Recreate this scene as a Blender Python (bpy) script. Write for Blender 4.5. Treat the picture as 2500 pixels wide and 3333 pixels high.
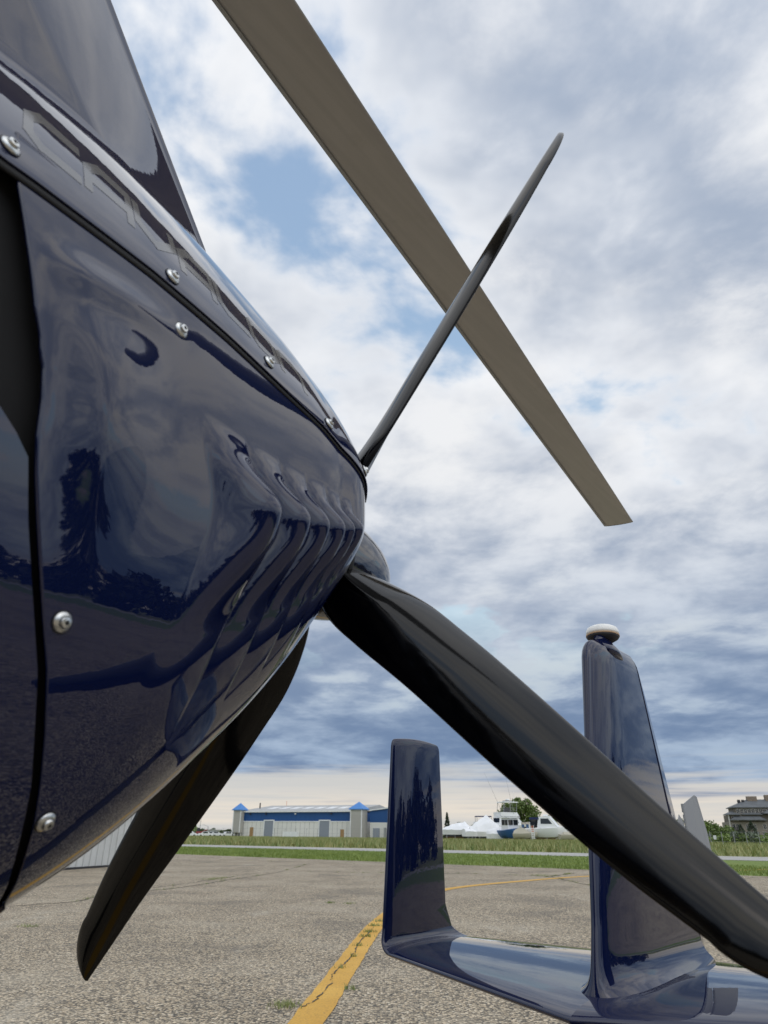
import bpy, math, random
import numpy as np
from mathutils import Vector
R = math.radians
rng = random.Random(7)
nrg = np.random.default_rng(11)
for o in list(bpy.data.objects):
    bpy.data.objects.remove(o, do_unlink=True)
scene = bpy.context.scene
COL = scene.collection

# ------------------------------------------------------------------ camera
CAM_H = 1.10
PITCH = math.atan((2706 - 1666.5) / 2214)
ROLL = R(0.4)
cd = bpy.data.cameras.new('camera')
cam = bpy.data.objects.new('camera', cd); COL.objects.link(cam)
cam.location = (0, 0, CAM_H)
fw = Vector((0, math.cos(PITCH), math.sin(PITCH))); r0 = Vector((1, 0, 0)); u0 = r0.cross(fw)
cr = r0 * math.cos(ROLL) + u0 * math.sin(ROLL); cu = u0 * math.cos(ROLL) - r0 * math.sin(ROLL)
from mathutils import Matrix
cam.rotation_euler = Matrix((cr, cu, -fw)).transposed().to_euler()
cd.sensor_fit = 'VERTICAL'; cd.sensor_height = 36.0
cd.lens = 36.0 * 2214 / 3333
cd.clip_start = 0.02; cd.clip_end = 8000
cd.dof.use_dof = True; cd.dof.focus_distance = 2.2; cd.dof.aperture_fstop = 9.0
scene.camera = cam

def ray(px, py):
    return fw + cr * ((px - 1250) / 2214) - cu * ((py - 1666.5) / 2214)
def gnd(px, py, z=0.0):
    d = ray(px, py); t = (z - CAM_H) / d.z
    return Vector((d.x * t, d.y * t, z))
def far(px, py, D):
    d = ray(px, py); t = D / d.y
    return Vector((d.x * t, D, CAM_H + d.z * t))

# ------------------------------------------------------------------ node helpers
def link(nt, a, b): nt.links.new(a, b)
class NT:
    def __init__(s, nt): s.t = nt
    def n(s, typ, **kw):
        nd = s.t.nodes.new(typ)
        for k, v in kw.items():
            if k.startswith('i_'):
                key = k[2:]
                key = int(key) if key.isdigit() else key.replace('_', ' ')
                s.set(nd.inputs[key], v)
            else: setattr(nd, k, v)
        return nd
    def set(s, inp, v):
        if isinstance(v, bpy.types.NodeSocket): s.t.links.new(v, inp)
        else: inp.default_value = v
    def m(s, op, a, b=None, c=None, clamp=False):
        nd = s.t.nodes.new('ShaderNodeMath'); nd.operation = op; nd.use_clamp = clamp
        for i, v in enumerate((a, b, c)):
            if v is not None: s.set(nd.inputs[i], v)
        return nd.outputs[0]
    def mr(s, v, a, b, c=0.0, d=1.0, smooth=True):
        nd = s.t.nodes.new('ShaderNodeMapRange'); nd.interpolation_type = 'SMOOTHSTEP' if smooth else 'LINEAR'
        for i, x in enumerate((v, a, b, c, d)): s.set(nd.inputs[i], x)
        return nd.outputs[0]
    def mix(s, f, a, b, blend='MIX'):
        nd = s.t.nodes.new('ShaderNodeMix'); nd.data_type = 'RGBA'; nd.blend_type = blend
        s.set(nd.inputs[0], f)
        for i, v in ((6, a), (7, b)):
            if isinstance(v, tuple) and len(v) == 3: v = v + (1.0,)
            s.set(nd.inputs[i], v)
        return nd.outputs[2]
    def noise(s, vec, scale, detail=4, rough=.55, dist=0.0, lac=2.0):
        nd = s.t.nodes.new('ShaderNodeTexNoise')
        if vec is not None: s.set(nd.inputs['Vector'], vec)
        nd.inputs['Scale'].default_value = scale; nd.inputs['Detail'].default_value = detail
        nd.inputs['Roughness'].default_value = rough; nd.inputs['Distortion'].default_value = dist
        nd.inputs['Lacunarity'].default_value = lac
        return nd.outputs['Fac']
    def ramp(s, f, stops):
        nd = s.t.nodes.new('ShaderNodeValToRGB'); s.set(nd.inputs[0], f)
        el = nd.color_ramp.elements
        while len(el) < len(stops): el.new(0.5)
        for e, (p, c) in zip(el, stops):
            e.position = p; e.color = c + (1.0,) if len(c) == 3 else c
        return nd.outputs[0]
    def vmath(s, op, a, b):
        nd = s.t.nodes.new('ShaderNodeVectorMath'); nd.operation = op
        s.set(nd.inputs[0], a); s.set(nd.inputs[1], b)
        return nd.outputs[0]

# ------------------------------------------------------------------ world: sky with a broken cloud deck
SUN_AZ, SUN_EL = R(150), R(50)
world = bpy.data.worlds.new('World'); scene.world = world; world.use_nodes = True
wt = world.node_tree; wt.nodes.clear(); w = NT(wt)
tc = w.n('ShaderNodeTexCoord').outputs['Generated']
sep = w.n('ShaderNodeSeparateXYZ'); w.set(sep.inputs[0], tc)
dz = sep.outputs[2]
zc = w.m('ADD', w.m('MAXIMUM', dz, 0.0), 0.16)
pl = w.n('ShaderNodeCombineXYZ')
w.set(pl.inputs[0], w.m('DIVIDE', sep.outputs[0], zc)); w.set(pl.inputs[1], w.m('DIVIDE', sep.outputs[1], zc))
OFF = (6.95, 6.5, 0.0)
pv = w.vmath('ADD', pl.outputs[0], OFF)
warp = w.noise(pv, 1.6, 2, .5); warp2 = w.noise(w.vmath('ADD', pv, (4.4, 1.3, 7.0)), 1.6, 2, .5)
pv2 = w.vmath('ADD', pv, w.n('ShaderNodeCombineXYZ', i_0=w.m('MULTIPLY', warp, .20), i_1=w.m('MULTIPLY', warp2, .20)).outputs[0])
cov = w.noise(pv2, .95, 6, .55)
tex = w.noise(w.vmath('ADD', pv2, (2.7, 8.1, 1.0)), 1.5, 6, .56)
fine = w.noise(w.vmath('ADD', pv2, (5.3, 1.7, 2.0)), 4.2, 6, .58)
lit = w.noise(w.vmath('ADD', pv2, (9.1, 2.2, 4.0)), .8, 2, .5)
fw_ = w.mr(dz, .06, .36, .22, .48)
body = w.m('ADD', w.m('MULTIPLY', tex, w.m('SUBTRACT', 1.0, fw_)), w.m('MULTIPLY', fine, fw_))
shade = w.mr(body, .385, .62)
ccol = w.mix(shade, (.305, .36, .455), (.70, .71, .73))
ccol = w.mix(w.m('MULTIPLY', w.mr(lit, .44, .62), w.mr(body, .47, .60)), ccol, (.79, .775, .73))
low = w.mr(dz, .05, .52)
ccol = w.mix(low, w.mix(1.0, ccol, (.43, .545, .70), 'MULTIPLY'), ccol)
# nearly clear, warm strip of sky below the far edge of the deck
streak = w.noise(w.n('ShaderNodeCombineXYZ', i_0=sep.outputs[0], i_1=sep.outputs[1], i_2=w.m('MULTIPLY', dz, 26.0)).outputs[0], 2.3, 5, .55)
edge = w.mr(w.m('ADD', dz, w.m('MULTIPLY', w.m('SUBTRACT', streak, .5), .15)), .040, .078)
hcol = w.mix(w.mr(streak, .35, .65), (.50, .50, .49), (.66, .60, .52))
ccol = w.mix(edge, hcol, ccol)
covd = w.m('ADD', cov, w.m('MULTIPLY', w.m('SUBTRACT', fine, .5), .22))
gap = w.mr(covd, .368, .440, .12, 1.0)
rim = w.m('MULTIPLY', w.m('SUBTRACT', 1.0, w.mr(covd, .40, .52)), w.mr(dz, .20, .45))
ccol = w.mix(w.m('MULTIPLY', rim, .75), ccol, (.76, .775, .80))
gap = w.m('MAXIMUM', gap, w.mr(dz, .40, .18))
sky = w.n('ShaderNodeTexSky', sky_type='NISHITA', sun_disc=False, sun_elevation=SUN_EL, sun_rotation=SUN_AZ, altitude=50, air_density=2.2, dust_density=1.2, ozone_density=3.6)
bg1 = w.n('ShaderNodeBackground', i_Strength=0.15); w.set(bg1.inputs[0], sky.outputs[0])
sv = (math.sin(SUN_AZ) * math.cos(SUN_EL), math.cos(SUN_AZ) * math.cos(SUN_EL), math.sin(SUN_EL))
dt_ = w.t.nodes.new('ShaderNodeVectorMath'); dt_.operation = 'DOT_PRODUCT'; w.set(dt_.inputs[0], tc); dt_.inputs[1].default_value = sv
glow = w.m('MULTIPLY_ADD', w.m('POWER', w.m('MAXIMUM', dt_.outputs['Value'], 0.0), 2.5), .55, 1.0)
bg2 = w.n('ShaderNodeBackground'); w.set(bg2.inputs[0], ccol); w.set(bg2.inputs[1], glow)
mx = w.n('ShaderNodeMixShader'); w.set(mx.inputs[0], gap); w.set(mx.inputs[1], bg1.outputs[0]); w.set(mx.inputs[2], bg2.outputs[0])
world.cycles.sampling_method = 'MANUAL'; world.cycles.sample_map_resolution = 512
wo = w.n('ShaderNodeOutputWorld'); w.set(wo.inputs[0], mx.outputs[0])

sd = bpy.data.lights.new('sun', 'SUN'); sd.energy = 0.5; sd.angle = R(150); sd.color = (1.0, .95, .87)
sun = bpy.data.objects.new('sun', sd); COL.objects.link(sun)
sdir = Vector((math.sin(SUN_AZ) * math.cos(SUN_EL), math.cos(SUN_AZ) * math.cos(SUN_EL), math.sin(SUN_EL)))
sun.rotation_euler = sdir.to_track_quat('Z', 'Y').to_euler(); sun.location = (20, 40, 60)

vs = scene.view_settings
vs.view_transform = 'Standard'; vs.look = 'None'; vs.gamma = 1.0; vs.use_curve_mapping = False
vs.exposure = 0.30

# ------------------------------------------------------------------ materials
def mat(name, col, rough=.5, spec=None, metallic=0.0, ior=1.5, coat=0.0, var=0.0, vscale=3.0, bump=0.0, bscale=40.0):
    m = bpy.data.materials.new(name); m.use_nodes = True
    b = m.node_tree.nodes['Principled BSDF']; t = NT(m.node_tree)
    b.inputs['Base Color'].default_value = tuple(col) + (1.0,)
    b.inputs['Roughness'].default_value = rough; b.inputs['Metallic'].default_value = metallic
    b.inputs['IOR'].default_value = ior
    if coat: b.inputs['Coat Weight'].default_value = coat; b.inputs['Coat Roughness'].default_value = .02
    if var:
        co = t.n('ShaderNodeTexCoord').outputs['Object']
        f = t.noise(co, vscale, 6, .6)
        dark = tuple(max(0, c * (1 - var)) for c in col); lite = tuple(min(1, c * (1 + var)) for c in col)
        t.set(b.inputs['Base Color'], t.mix(t.mr(f, .3, .7), dark, lite))
    if bump:
        co = t.n('ShaderNodeTexCoord').outputs['Object']
        bp = t.n('ShaderNodeBump', i_Strength=bump, i_Distance=.01); t.set(bp.inputs['Height'], t.noise(co, bscale, 4, .6)); t.set(b.inputs['Normal'], bp.outputs[0])
    return m
def paint(name, col, ior=1.58, rough=.012):
    m = bpy.data.materials.new(name); m.use_nodes = True
    b = m.node_tree.nodes['Principled BSDF']; t = NT(m.node_tree)
    co = t.n('ShaderNodeTexCoord').outputs['Object']
    b.inputs['Base Color'].default_value = col + (1.0,)
    dust = t.noise(co, 9.0, 6, .65)
    t.set(b.inputs['Roughness'], t.mr(dust, .35, .8, rough, rough + .03))
    b.inputs['IOR'].default_value = ior
    bp = t.n('ShaderNodeBump', i_Strength=.03, i_Distance=.002); t.set(bp.inputs['Height'], t.noise(co, 55.0, 2, .5)); t.set(b.inputs['Normal'], bp.outputs[0])
    return m
M = {}
M['navy'] = paint('navy_gloss_paint', (.004, .008, .040))
M['black_gloss'] = paint('black_blade_lacquer', (.0008, .0008, .0010), 1.40, .09)
M['spinner'] = paint('spinner_lacquer', (.012, .014, .030), 1.8, .04)
M['rubber'] = mat('black_rubber', (.008, .008, .009), .6)
M['void'] = mat('black_cavity', (.004, .004, .005), .9)
M['steel'] = mat('zinc_screw', (.62, .63, .62), .28, metallic=1.0)
M['rotor'] = mat('rotor_anodised', (.40, .38, .345), .42)
_m = M['rotor']; _t = NT(_m.node_tree); _b = _m.node_tree.nodes['Principled BSDF']
_co = _t.n('ShaderNodeTexCoord').outputs['Object']
_st = _t.noise(_t.vmath('MULTIPLY', _co, (1.6, 26.0, 1.0)), 1.0, 5, .6); _gr = _t.noise(_co, 7.0, 6, .7)
_c = _t.mix(_t.mr(_st, .35, .65), (.365, .358, .352), (.40, .392, .385))
_c = _t.mix(_t.m('MULTIPLY', _t.mr(_gr, .55, .75), .30), _c, (.27, .262, .245)); _t.set(_b.inputs['Base Color'], _c)
M['silver'] = mat('silver_vinyl', (.115, .115, .12), .10)
M['lens'] = mat('beacon_lens', (.88, .88, .85), .25)
M['gasket'] = mat('tan_gasket', (.45, .30, .18), .6)
M['tabgrey'] = mat('trim_tab_grey', (.36, .37, .38), .5)
M['tyre'] = mat('tyre_rubber', (.02, .02, .02), .85)
M['glass'] = mat('tinted_glass', (.02, .025, .03), .03)
M['white'] = mat('white_metal', (.82, .83, .83), .45, var=.06, vscale=.5)
M['shed'] = mat('shed_cladding', (.62, .63, .62), .45, var=.08, vscale=.8)
M['hwall'] = mat('hangar_white_wall', (.74, .73, .69), .6, var=.05, vscale=.1)
M['hblue'] = mat('hangar_blue', (.010, .075, .25), .5, var=.08, vscale=.1)
M['hroof'] = mat('hangar_roof', (.42, .42, .41), .5, var=.1, vscale=.15)
M['htower'] = mat('hangar_tower_siding', (.47, .455, .42), .6)
M['towerroof'] = mat('tower_blue_roof', (.07, .24, .60), .5)
M['door'] = mat('roller_door_grey', (.27, .30, .35), .5)
M['wood'] = mat('raw_wood', (.36, .22, .10), .8)
M['galv'] = mat('galvanised', (.30, .31, .31), .55)
M['wrap'] = mat('shrink_wrap', (.88, .89, .91), .35, var=.05, vscale=.6)
M['hull'] = mat('white_gelcoat', (.86, .87, .87), .25)
M['bluehull'] = mat('blue_hull', (.02, .10, .28), .35)
M['bluecanvas'] = mat('blue_canvas', (.01, .02, .09), .8)
M['cream'] = mat('cream_cover', (.50, .47, .38), .7)
M['dark'] = mat('dark_fittings', (.03, .03, .035), .6)
M['gantry'] = mat('gantry_blue', (.05, .12, .26), .5)
M['beam'] = mat('weathered_beam', (.52, .47, .41), .7, var=.2, vscale=2.)
M['orange'] = mat('orange_rungs', (.6, .16, .05), .6)
M['red'] = mat('red_machine', (.28, .03, .03), .6)
M['stucco'] = mat('hotel_siding', (.14, .122, .10), .8, var=.1, vscale=.3)
M['stucco2'] = mat('hotel_lower_siding', (.24, .215, .185), .8, var=.1, vscale=.3)
M['slate'] = mat('hotel_roof', (.115, .125, .135), .7, var=.15, vscale=.4)
M['brick'] = mat('chimney_brick', (.24, .19, .15), .85, var=.15, vscale=2.)
M['trim'] = mat('window_trim', (.55, .54, .52), .6)
M['bark'] = mat('bark', (.07, .055, .04), .9)
M['seam'] = mat('panel_seam', (.36, .36, .35), .6)
def leafmat(name, a, b):
    m = bpy.data.materials.new(name); m.use_nodes = True
    bs = m.node_tree.nodes['Principled BSDF']; t = NT(m.node_tree)
    co = t.n('ShaderNodeTexCoord').outputs['Object']
    t.set(bs.inputs['Base Color'], t.mix(t.mr(t.noise(co, .9, 4, .7), .35, .65), a, b))
    bs.inputs['Roughness'].default_value = .6
    return m
M['leaf_mid'] = leafmat('leaf_mid', (.085, .135, .030), (.16, .22, .055))
M['leaf_dark'] = leafmat('leaf_dark', (.040, .065, .024), (.085, .12, .042))
M['leaf_bright'] = leafmat('leaf_bright', (.14, .21, .045), (.23, .31, .08))
M['leaf_silver'] = leafmat('leaf_silver', (.12, .15, .10), (.21, .25, .18))
M['leaf_conifer'] = leafmat('leaf_conifer', (.028, .046, .026), (.062, .088, .046))
M['leaf_wood'] = leafmat('leaf_wood', (.015, .024, .012), (.034, .048, .020))
M['blade_grass'] = leafmat('mown_grass', (.14, .20, .035), (.25, .31, .07))
M['tall_grass'] = leafmat('tall_grass', (.16, .22, .06), (.36, .34, .14))
M['weed'] = leafmat('weed', (.17, .23, .06), (.32, .34, .13))

# ------------------------------------------------------------------ mesh helpers
def tag(o, label=None, cat=None, group=None, kind=None):
    if label: o['label'] = label
    if cat: o['category'] = cat
    if group: o['group'] = group
    if kind: o['kind'] = kind
    return o
def mesh(name, verts, faces, material, parent=None, smooth=False, sharp=None):
    me = bpy.data.meshes.new(name)
    me.from_pydata([tuple(map(float, v)) for v in verts], [], [tuple(map(int, f)) for f in faces])
    if smooth:
        me.polygons.foreach_set('use_smooth', [True] * len(me.polygons))
        if sharp: me.set_sharp_from_angle(angle=R(sharp))
    me.materials.append(material); me.update()
    o = bpy.data.objects.new(name, me); COL.objects.link(o); o.parent = parent
    return o
def empty(name, loc=(0, 0, 0), rz=0.0):
    o = bpy.data.objects.new(name, None); COL.objects.link(o)
    o.location = loc; o.rotation_euler = (0, 0, rz); o.empty_display_size = .2
    return o
def gridfaces(n, m, wrap=False, off=0):
    f = []
    for i in range(n - 1):
        for j in range(m - 1 if not wrap else m):
            a = off + i * m + j; b = off + i * m + (j + 1) % m
            f.append((a, b, b + m, a + m))
    return f
class MB:
    def __init__(s): s.v = []; s.f = []
    def add(s, vs, fs):
        o = len(s.v); s.v += [tuple(x) for x in vs]; s.f += [tuple(i + o for i in f) for f in fs]; return s
    def box(s, a, b, taper=0.0):
        x0, y0, z0 = a; x1, y1, z1 = b
        vs = [(x0, y0, z0), (x1, y0, z0), (x1, y1, z0), (x0, y1, z0), (x0 + taper, y0 + taper, z1), (x1 - taper, y0 + taper, z1), (x1 - taper, y1 - taper, z1), (x0 + taper, y1 - taper, z1)]
        return s.add(vs, [(0, 3, 2, 1), (4, 5, 6, 7), (0, 1, 5, 4), (1, 2, 6, 5), (2, 3, 7, 6), (3, 0, 4, 7)])
    def tube(s, p, q, r, r2=None, n=8, caps=True):
        p = Vector(p); q = Vector(q); r2 = r if r2 is None else r2
        d = (q - p).normalized(); a = d.orthogonal().normalized(); b = d.cross(a)
        vs = []
        for c, rr in ((p, r), (q, r2)):
            for i in range(n):
                t = 2 * math.pi * i / n; vs.append(c + a * math.cos(t) * rr + b * math.sin(t) * rr)
        fs = [(i, (i + 1) % n, n + (i + 1) % n, n + i) for i in range(n)]
        if caps: fs += [tuple(range(n - 1, -1, -1)), tuple(range(n, 2 * n))]
        return s.add(vs, fs)
    def lathe(s, prof, c=(0, 0, 0), n=24, axis='z'):
        vs = []
        for (r, h) in prof:
            for i in range(n):
                t = 2 * math.pi * i / n
                p = (r * math.cos(t), r * math.sin(t), h) if axis == 'z' else (h, r * math.cos(t), r * math.sin(t)) if axis == 'x' else (r * math.cos(t), h, r * math.sin(t))
                vs.append((p[0] + c[0], p[1] + c[1], p[2] + c[2]))
        fs = gridfaces(len(prof), n, True)
        fs += [tuple(range(n - 1, -1, -1)), tuple(range((len(prof) - 1) * n, len(prof) * n))]
        return s.add(vs, fs)
    def build(s, name, material, parent=None, smooth=False, sharp=None): return mesh(name, s.v, s.f, material, parent, smooth, sharp)

# ------------------------------------------------------------------ ground
def ground_mat():
    m = bpy.data.materials.new('exposed_aggregate_asphalt'); m.use_nodes = True
    b = m.node_tree.nodes['Principled BSDF']; t = NT(m.node_tree)
    co = t.n('ShaderNodeTexCoord').outputs['Object']
    vo = t.n('ShaderNodeTexVoronoi', i_Scale=58.0); t.set(vo.inputs['Vector'], t.vmath('ADD', co, t.n('ShaderNodeCombineXYZ', i_0=t.m('MULTIPLY', t.noise(co, 40, 2), .014), i_1=t.m('MULTIPLY', t.noise(co, 47, 2), .014)).outputs[0]))
    sc = t.n('ShaderNodeSeparateColor'); t.set(sc.inputs[0], vo.outputs['Color'])
    stone = t.ramp(sc.outputs[0], [(0.0, (.06, .056, .05)), (.2, (.18, .158, .125)), (.5, (.41, .36, .28)), (.8, (.60, .53, .42)), (1.0, (.82, .76, .65))])
    tint = t.mix(t.m('MULTIPLY', sc.outputs[1], .45), stone, t.mix(1.0, stone, (1.1, .92, .72), 'MULTIPLY'))
    dist = vo.outputs['Distance']
    tint = t.mix(t.mr(dist, .45, .85), tint, (.055, .053, .05))
    patch = t.noise(co, .55, 7, .62)
    worn = t.noise(t.vmath('MULTIPLY', co, (1.0, .35, 1.0)), .9, 6, .7)
    c = t.mix(t.m('MULTIPLY', t.mr(patch, .42, .70), .38), tint, (.47, .43, .365))
    c = t.mix(t.m('MULTIPLY', t.mr(worn, .56, .74), .50), c, (.54, .51, .455))
    c = t.mix(t.m('MULTIPLY', t.mr(patch, .50, .32), .50), c, (.14, .13, .115)); c = t.mix(1.0, c, (.93, .89, .81), 'MULTIPLY')
    t.set(b.inputs['Base Color'], c)
    b.inputs['Roughness'].default_value = .85
    bp = t.n('ShaderNodeBump', i_Strength=.35, i_Distance=.005, invert=True); t.set(bp.inputs['Height'], dist); t.set(b.inputs['Normal'], bp.outputs[0])
    return m, c
M['apron'], _ = ground_mat()
def grass_ground(name, a, b_, c_, s1=.35, s2=6.0):
    m = bpy.data.materials.new(name); m.use_nodes = True
    bs = m.node_tree.nodes['Principled BSDF']; t = NT(m.node_tree)
    co = t.n('ShaderNodeTexCoord').outputs['Object']
    f = t.noise(co, s1, 6, .65); g = t.noise(co, s2, 5, .7)
    c = t.mix(t.mr(g, .3, .7), a, b_)
    c = t.mix(t.m('MULTIPLY', t.mr(f, .45, .7), .6), c, c_)
    t.set(bs.inputs['Base Color'], c); bs.inputs['Roughness'].default_value = .9
    bp = t.n('ShaderNodeBump', i_Strength=1.0, i_Distance=.08); t.set(bp.inputs['Height'], g); t.set(bs.inputs['Normal'], bp.outputs[0])
    return m
M['meadow'] = grass_ground('meadow', (.13, .17, .045), (.23, .25, .08), (.40, .33, .15), .12, 2.0)
M['lawn'] = grass_ground('lawn', (.12, .18, .03), (.20, .27, .055), (.22, .25, .07), .3, 5.0)
M['concrete'] = mat('taxiway_concrete', (.40, .39, .37), .8, var=.12, vscale=.4)

def zfar(x, y):   # gentle fall of the land beyond the taxiway
    d = y * .93 + x * .37
    return -0.9 * min(1, max(0, (d - 62) / 150.0))
# one sheet to the horizon
xs = np.concatenate([np.linspace(-4000, -300, 8), np.linspace(-260, 260, 27), np.linspace(300, 4000, 8)])
ys = np.concatenate([np.linspace(-4000, -300, 8), np.linspace(-260, 20, 8), np.linspace(30, 260, 24), np.linspace(300, 4000, 8)])
vv = [(x, y, zfar(x, y) - .012) for y in ys for x in xs]
tag(mesh('ground', vv, gridfaces(len(ys), len(xs)), M['meadow'], smooth=True), kind='structure')
# edges of apron, lawn, taxiway: lines through picture-derived ground points
def edge_line(p, q):
    p = gnd(*p); q = gnd(*q); d = (q - p).normalized(); return p, d
ap, ad = edge_line((600, 2781), (2400, 2849))
t0, td = edge_line((600, 2755.5), (2400, 2800)); t1, td1 = edge_line((600, 2748.5), (2400, 2788))
def ribbon(name, pa, da, pb, db, z, material, ra=(-160, 160), n=40, jag=0.0):
    vs = []
    for i in range(n + 1):
        s = ra[0] + (ra[1] - ra[0]) * i / n
        a = pa + da * s; b = pb + db * s
        vs += [(a.x, a.y + rng.uniform(-jag, jag), z), (b.x, b.y + rng.uniform(-jag, jag), z)]
    return tag(mesh(name, vs, [(2 * i, 2 * i + 1, 2 * i + 3, 2 * i + 2) for i in range(n)], material), kind='structure')
back = ap + Vector((0, -180, 0))
ribbon('apron', back, ad, ap, ad, 0.0, M['apron'], (-70, 90), 240, 0.0)
ribbon('lawn', ap + Vector((0, -.25, 0)), ad, t0 + Vector((0, .3, 0)), td, -.006, M['lawn'], (-120, 120))
ribbon('taxiway', t0, td, t1, td1, 0.004, M['concrete'], (-150, 150))

# painted line: yellow, worn
def paint_line_mat():
    m = bpy.data.materials.new('worn_yellow_paint'); m.use_nodes = True
    b = m.node_tree.nodes['Principled BSDF']; t = NT(m.node_tree)
    co = t.n('ShaderNodeTexCoord').outputs['Object']
    f = t.noise(co, 28, 6, .75); g = t.noise(co, 1.5, 4, .6)
    vo = t.n('ShaderNodeTexVoronoi', i_Scale=62.0); t.set(vo.inputs['Vector'], co)
    y = t.mix(t.mr(g, .3, .7), (.62, .34, .045), (.72, .42, .07))
    y = t.mix(t.m('MULTIPLY', t.mr(vo.outputs['Distance'], .4, .85), .35), y, (.30, .17, .04))
    y = t.mix(t.mr(f, .64, .70), y, (.14, .13, .115))
    t.set(b.inputs['Base Color'], y); b.inputs['Roughness'].default_value = .7
    bp = t.n('ShaderNodeBump', i_Strength=.4, i_Distance=.004, invert=True); t.set(bp.inputs['Height'], vo.outputs['Distance']); t.set(b.inputs['Normal'], bp.outputs[0])
    return m
M['yellow'] = paint_line_mat()
def strip(name, pts, width, z, material, jag=.006):
    pts = [Vector(p) for p in pts]; vs = []
    for i, p in enumerate(pts):
        d = (pts[min(i + 1, len(pts) - 1)] - pts[max(i - 1, 0)]).normalized(); n = Vector((-d.y, d.x, 0))
        w_ = width if not callable(width) else width(i / len(pts))
        vs += [(p + n * (w_ / 2 + rng.uniform(-jag, jag))), (p - n * (w_ / 2 + rng.uniform(-jag, jag)))]
    vs = [(v.x, v.y, z) for v in vs]
    return mesh(name, vs, [(2 * i, 2 * i + 2, 2 * i + 3, 2 * i + 1) for i in range(len(pts) - 1)], material)
def catmull(P, n=30):
    P = [Vector(p) for p in P]; P = [P[0] * 2 - P[1]] + P + [P[-1] * 2 - P[-2]]; out = []
    for i in range(1, len(P) - 2):
        a, b, c, d = P[i - 1:i + 3]
        for k in range(n):
            t = k / n
            out.append(.5 * ((2 * b) + (c - a) * t + (2 * a - 5 * b + 4 * c - d) * t * t + (3 * b - a - 3 * c + d) * t ** 3))
    out.append(P[-2]); return out
g0 = gnd(995, 3333); g1 = gnd(1232, 3005)
back0 = g0 + (g0 - g1).normalized() * 9
line_a = catmull([back0, g0, g1, gnd(1340, 2935), gnd(1465, 2893), gnd(1700, 2868), gnd(1940, 2851), gnd(2300, 2836), gnd(2700, 2826)], 40)
tag(strip('taxi_line', line_a, .230, .005, M['yellow']), kind='structure')

# ------------------------------------------------------------------ gyroplane
HUB = Vector((-.124, 1.136, .433 + CAM_H)); HZ = HUB.z
AZ = R(39.2)
gyro = empty('gyroplane', (HUB.x, HUB.y, 0), math.pi / 2 - AZ)
tag(gyro, 'glossy navy blue enclosed gyroplane with black pusher propeller, filling the foreground', 'gyroplane')
def L(u, s, v): return (u, -s, HZ + v)      # u aft of the propeller, s to port, v above its hub

kn = np.array([-3.2, -3.0, -2.6, -2.0, -1.4, -.95, -.75, -.6, -.45, -.3, -.18, -.1, -.04])
KW = np.array([.02, .22, .48, .66, .58, .413, .350, .313, .280, .244, .223, .204, .144])
KT = np.array([-.38, -.20, .12, .58, .62, .414, .400, .386, .357, .323, .266, .218, .173])
KB = np.array([-.44, -.55, -.66, -.70, -.64, -.576, -.574, -.557, -.505, -.393, -.259, -.119, -.018])
def cub(u, k, y):
    m = np.gradient(y, k)
    sl = np.diff(y) / np.diff(k)
    i = np.clip(np.searchsorted(k, u) - 1, 0, len(k) - 2); h = k[i + 1] - k[i]; t = (u - k[i]) / h
    return (2 * t**3 - 3 * t**2 + 1) * y[i] + (t**3 - 2 * t**2 + t) * h * m[i] + (-2 * t**3 + 3 * t**2) * y[i + 1] + (t**3 - t**2) * h * m[i + 1]
NEX = 2.4
def bodyP(u, th):
    u, th = np.broadcast_arrays(np.asarray(u, float), np.asarray(th, float))
    wv, vt, vb = cub(u, kn, KW), cub(u, kn, KT), cub(u, kn, KB)
    vc = np.interp(u, [-3.2, -.95, -.04], [-.41, -.12, 0.0])
    c, s = np.cos(th), np.sin(th)
    ss = np.sign(s) * np.abs(s) ** (2 / NEX)
    return np.stack([u, wv * np.sign(c) * np.abs(c) ** (2 / NEX), vc + np.where(s > 0, (vt - vc) * ss, (vc - vb) * ss)], -1)
def grid_normals(P):
    du = np.gradient(P, axis=0); dt = np.gradient(P, axis=1)
    n = np.cross(du, dt); n /= np.linalg.norm(n, axis=-1, keepdims=True) + 1e-12
    c = P.mean((0, 1)) * np.array([0, 1, 1]) ; d = P - c; d[..., 0] = 0
    sg = np.sign((n * d).sum(-1).mean())
    return n * sg
def toL(P): return np.stack([P[..., 0], -P[..., 1], HZ + P[..., 2]], -1)
def sst(x, a, b):
    t = np.clip((x - a) / (b - a), 0, 1); return t * t * (3 - 2 * t)
def body_mesh(name, Pg, material, inner=None, parent=gyro, sharp=None, thick=0.0):
    n, m = Pg.shape[:2]
    V = toL(Pg).reshape(-1, 3); F = gridfaces(n, m)
    d1 = Pg[1:, :-1] - Pg[:-1, :-1]; d2 = Pg[:-1, 1:] - Pg[:-1, :-1]; fl = toL(d1) - toL(0 * d1); f2 = toL(d2) - toL(0 * d2)
    nn_ = np.cross(f2, fl); rel = toL(Pg[:-1, :-1]) - toL(np.array([0, 0, np.mean(Pg[..., 2])])[None, None]); rel[..., 0] = 0
    if (nn_ * rel).sum() < 0: F = [f[::-1] for f in F]
    o = mesh(name, V, F, material, parent, True, sharp)
    if thick:
        md = o.modifiers.new('solid', 'SOLIDIFY'); md.thickness = thick; md.offset = -1; md.use_rim = True
    return o
gapT = np.array([-90, -76, -61.5, -49, -41.8, -35.5, -28, -22, -13.7, -9.8, -6.5, -3.5, -1.2, 2, 7, 12.8, 20.])
gapU = np.array([-.455, -.466, -.487, -.506, -.52, -.534, -.553, -.573, -.60, -.612, -.620, -.624, -.630, -.649, -.668, -.688, -.70])
lipU = np.array([-1.2, -.707, -.678, -.628, -.543, -.423, -.284, -.216, -.15, -.075])
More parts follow.
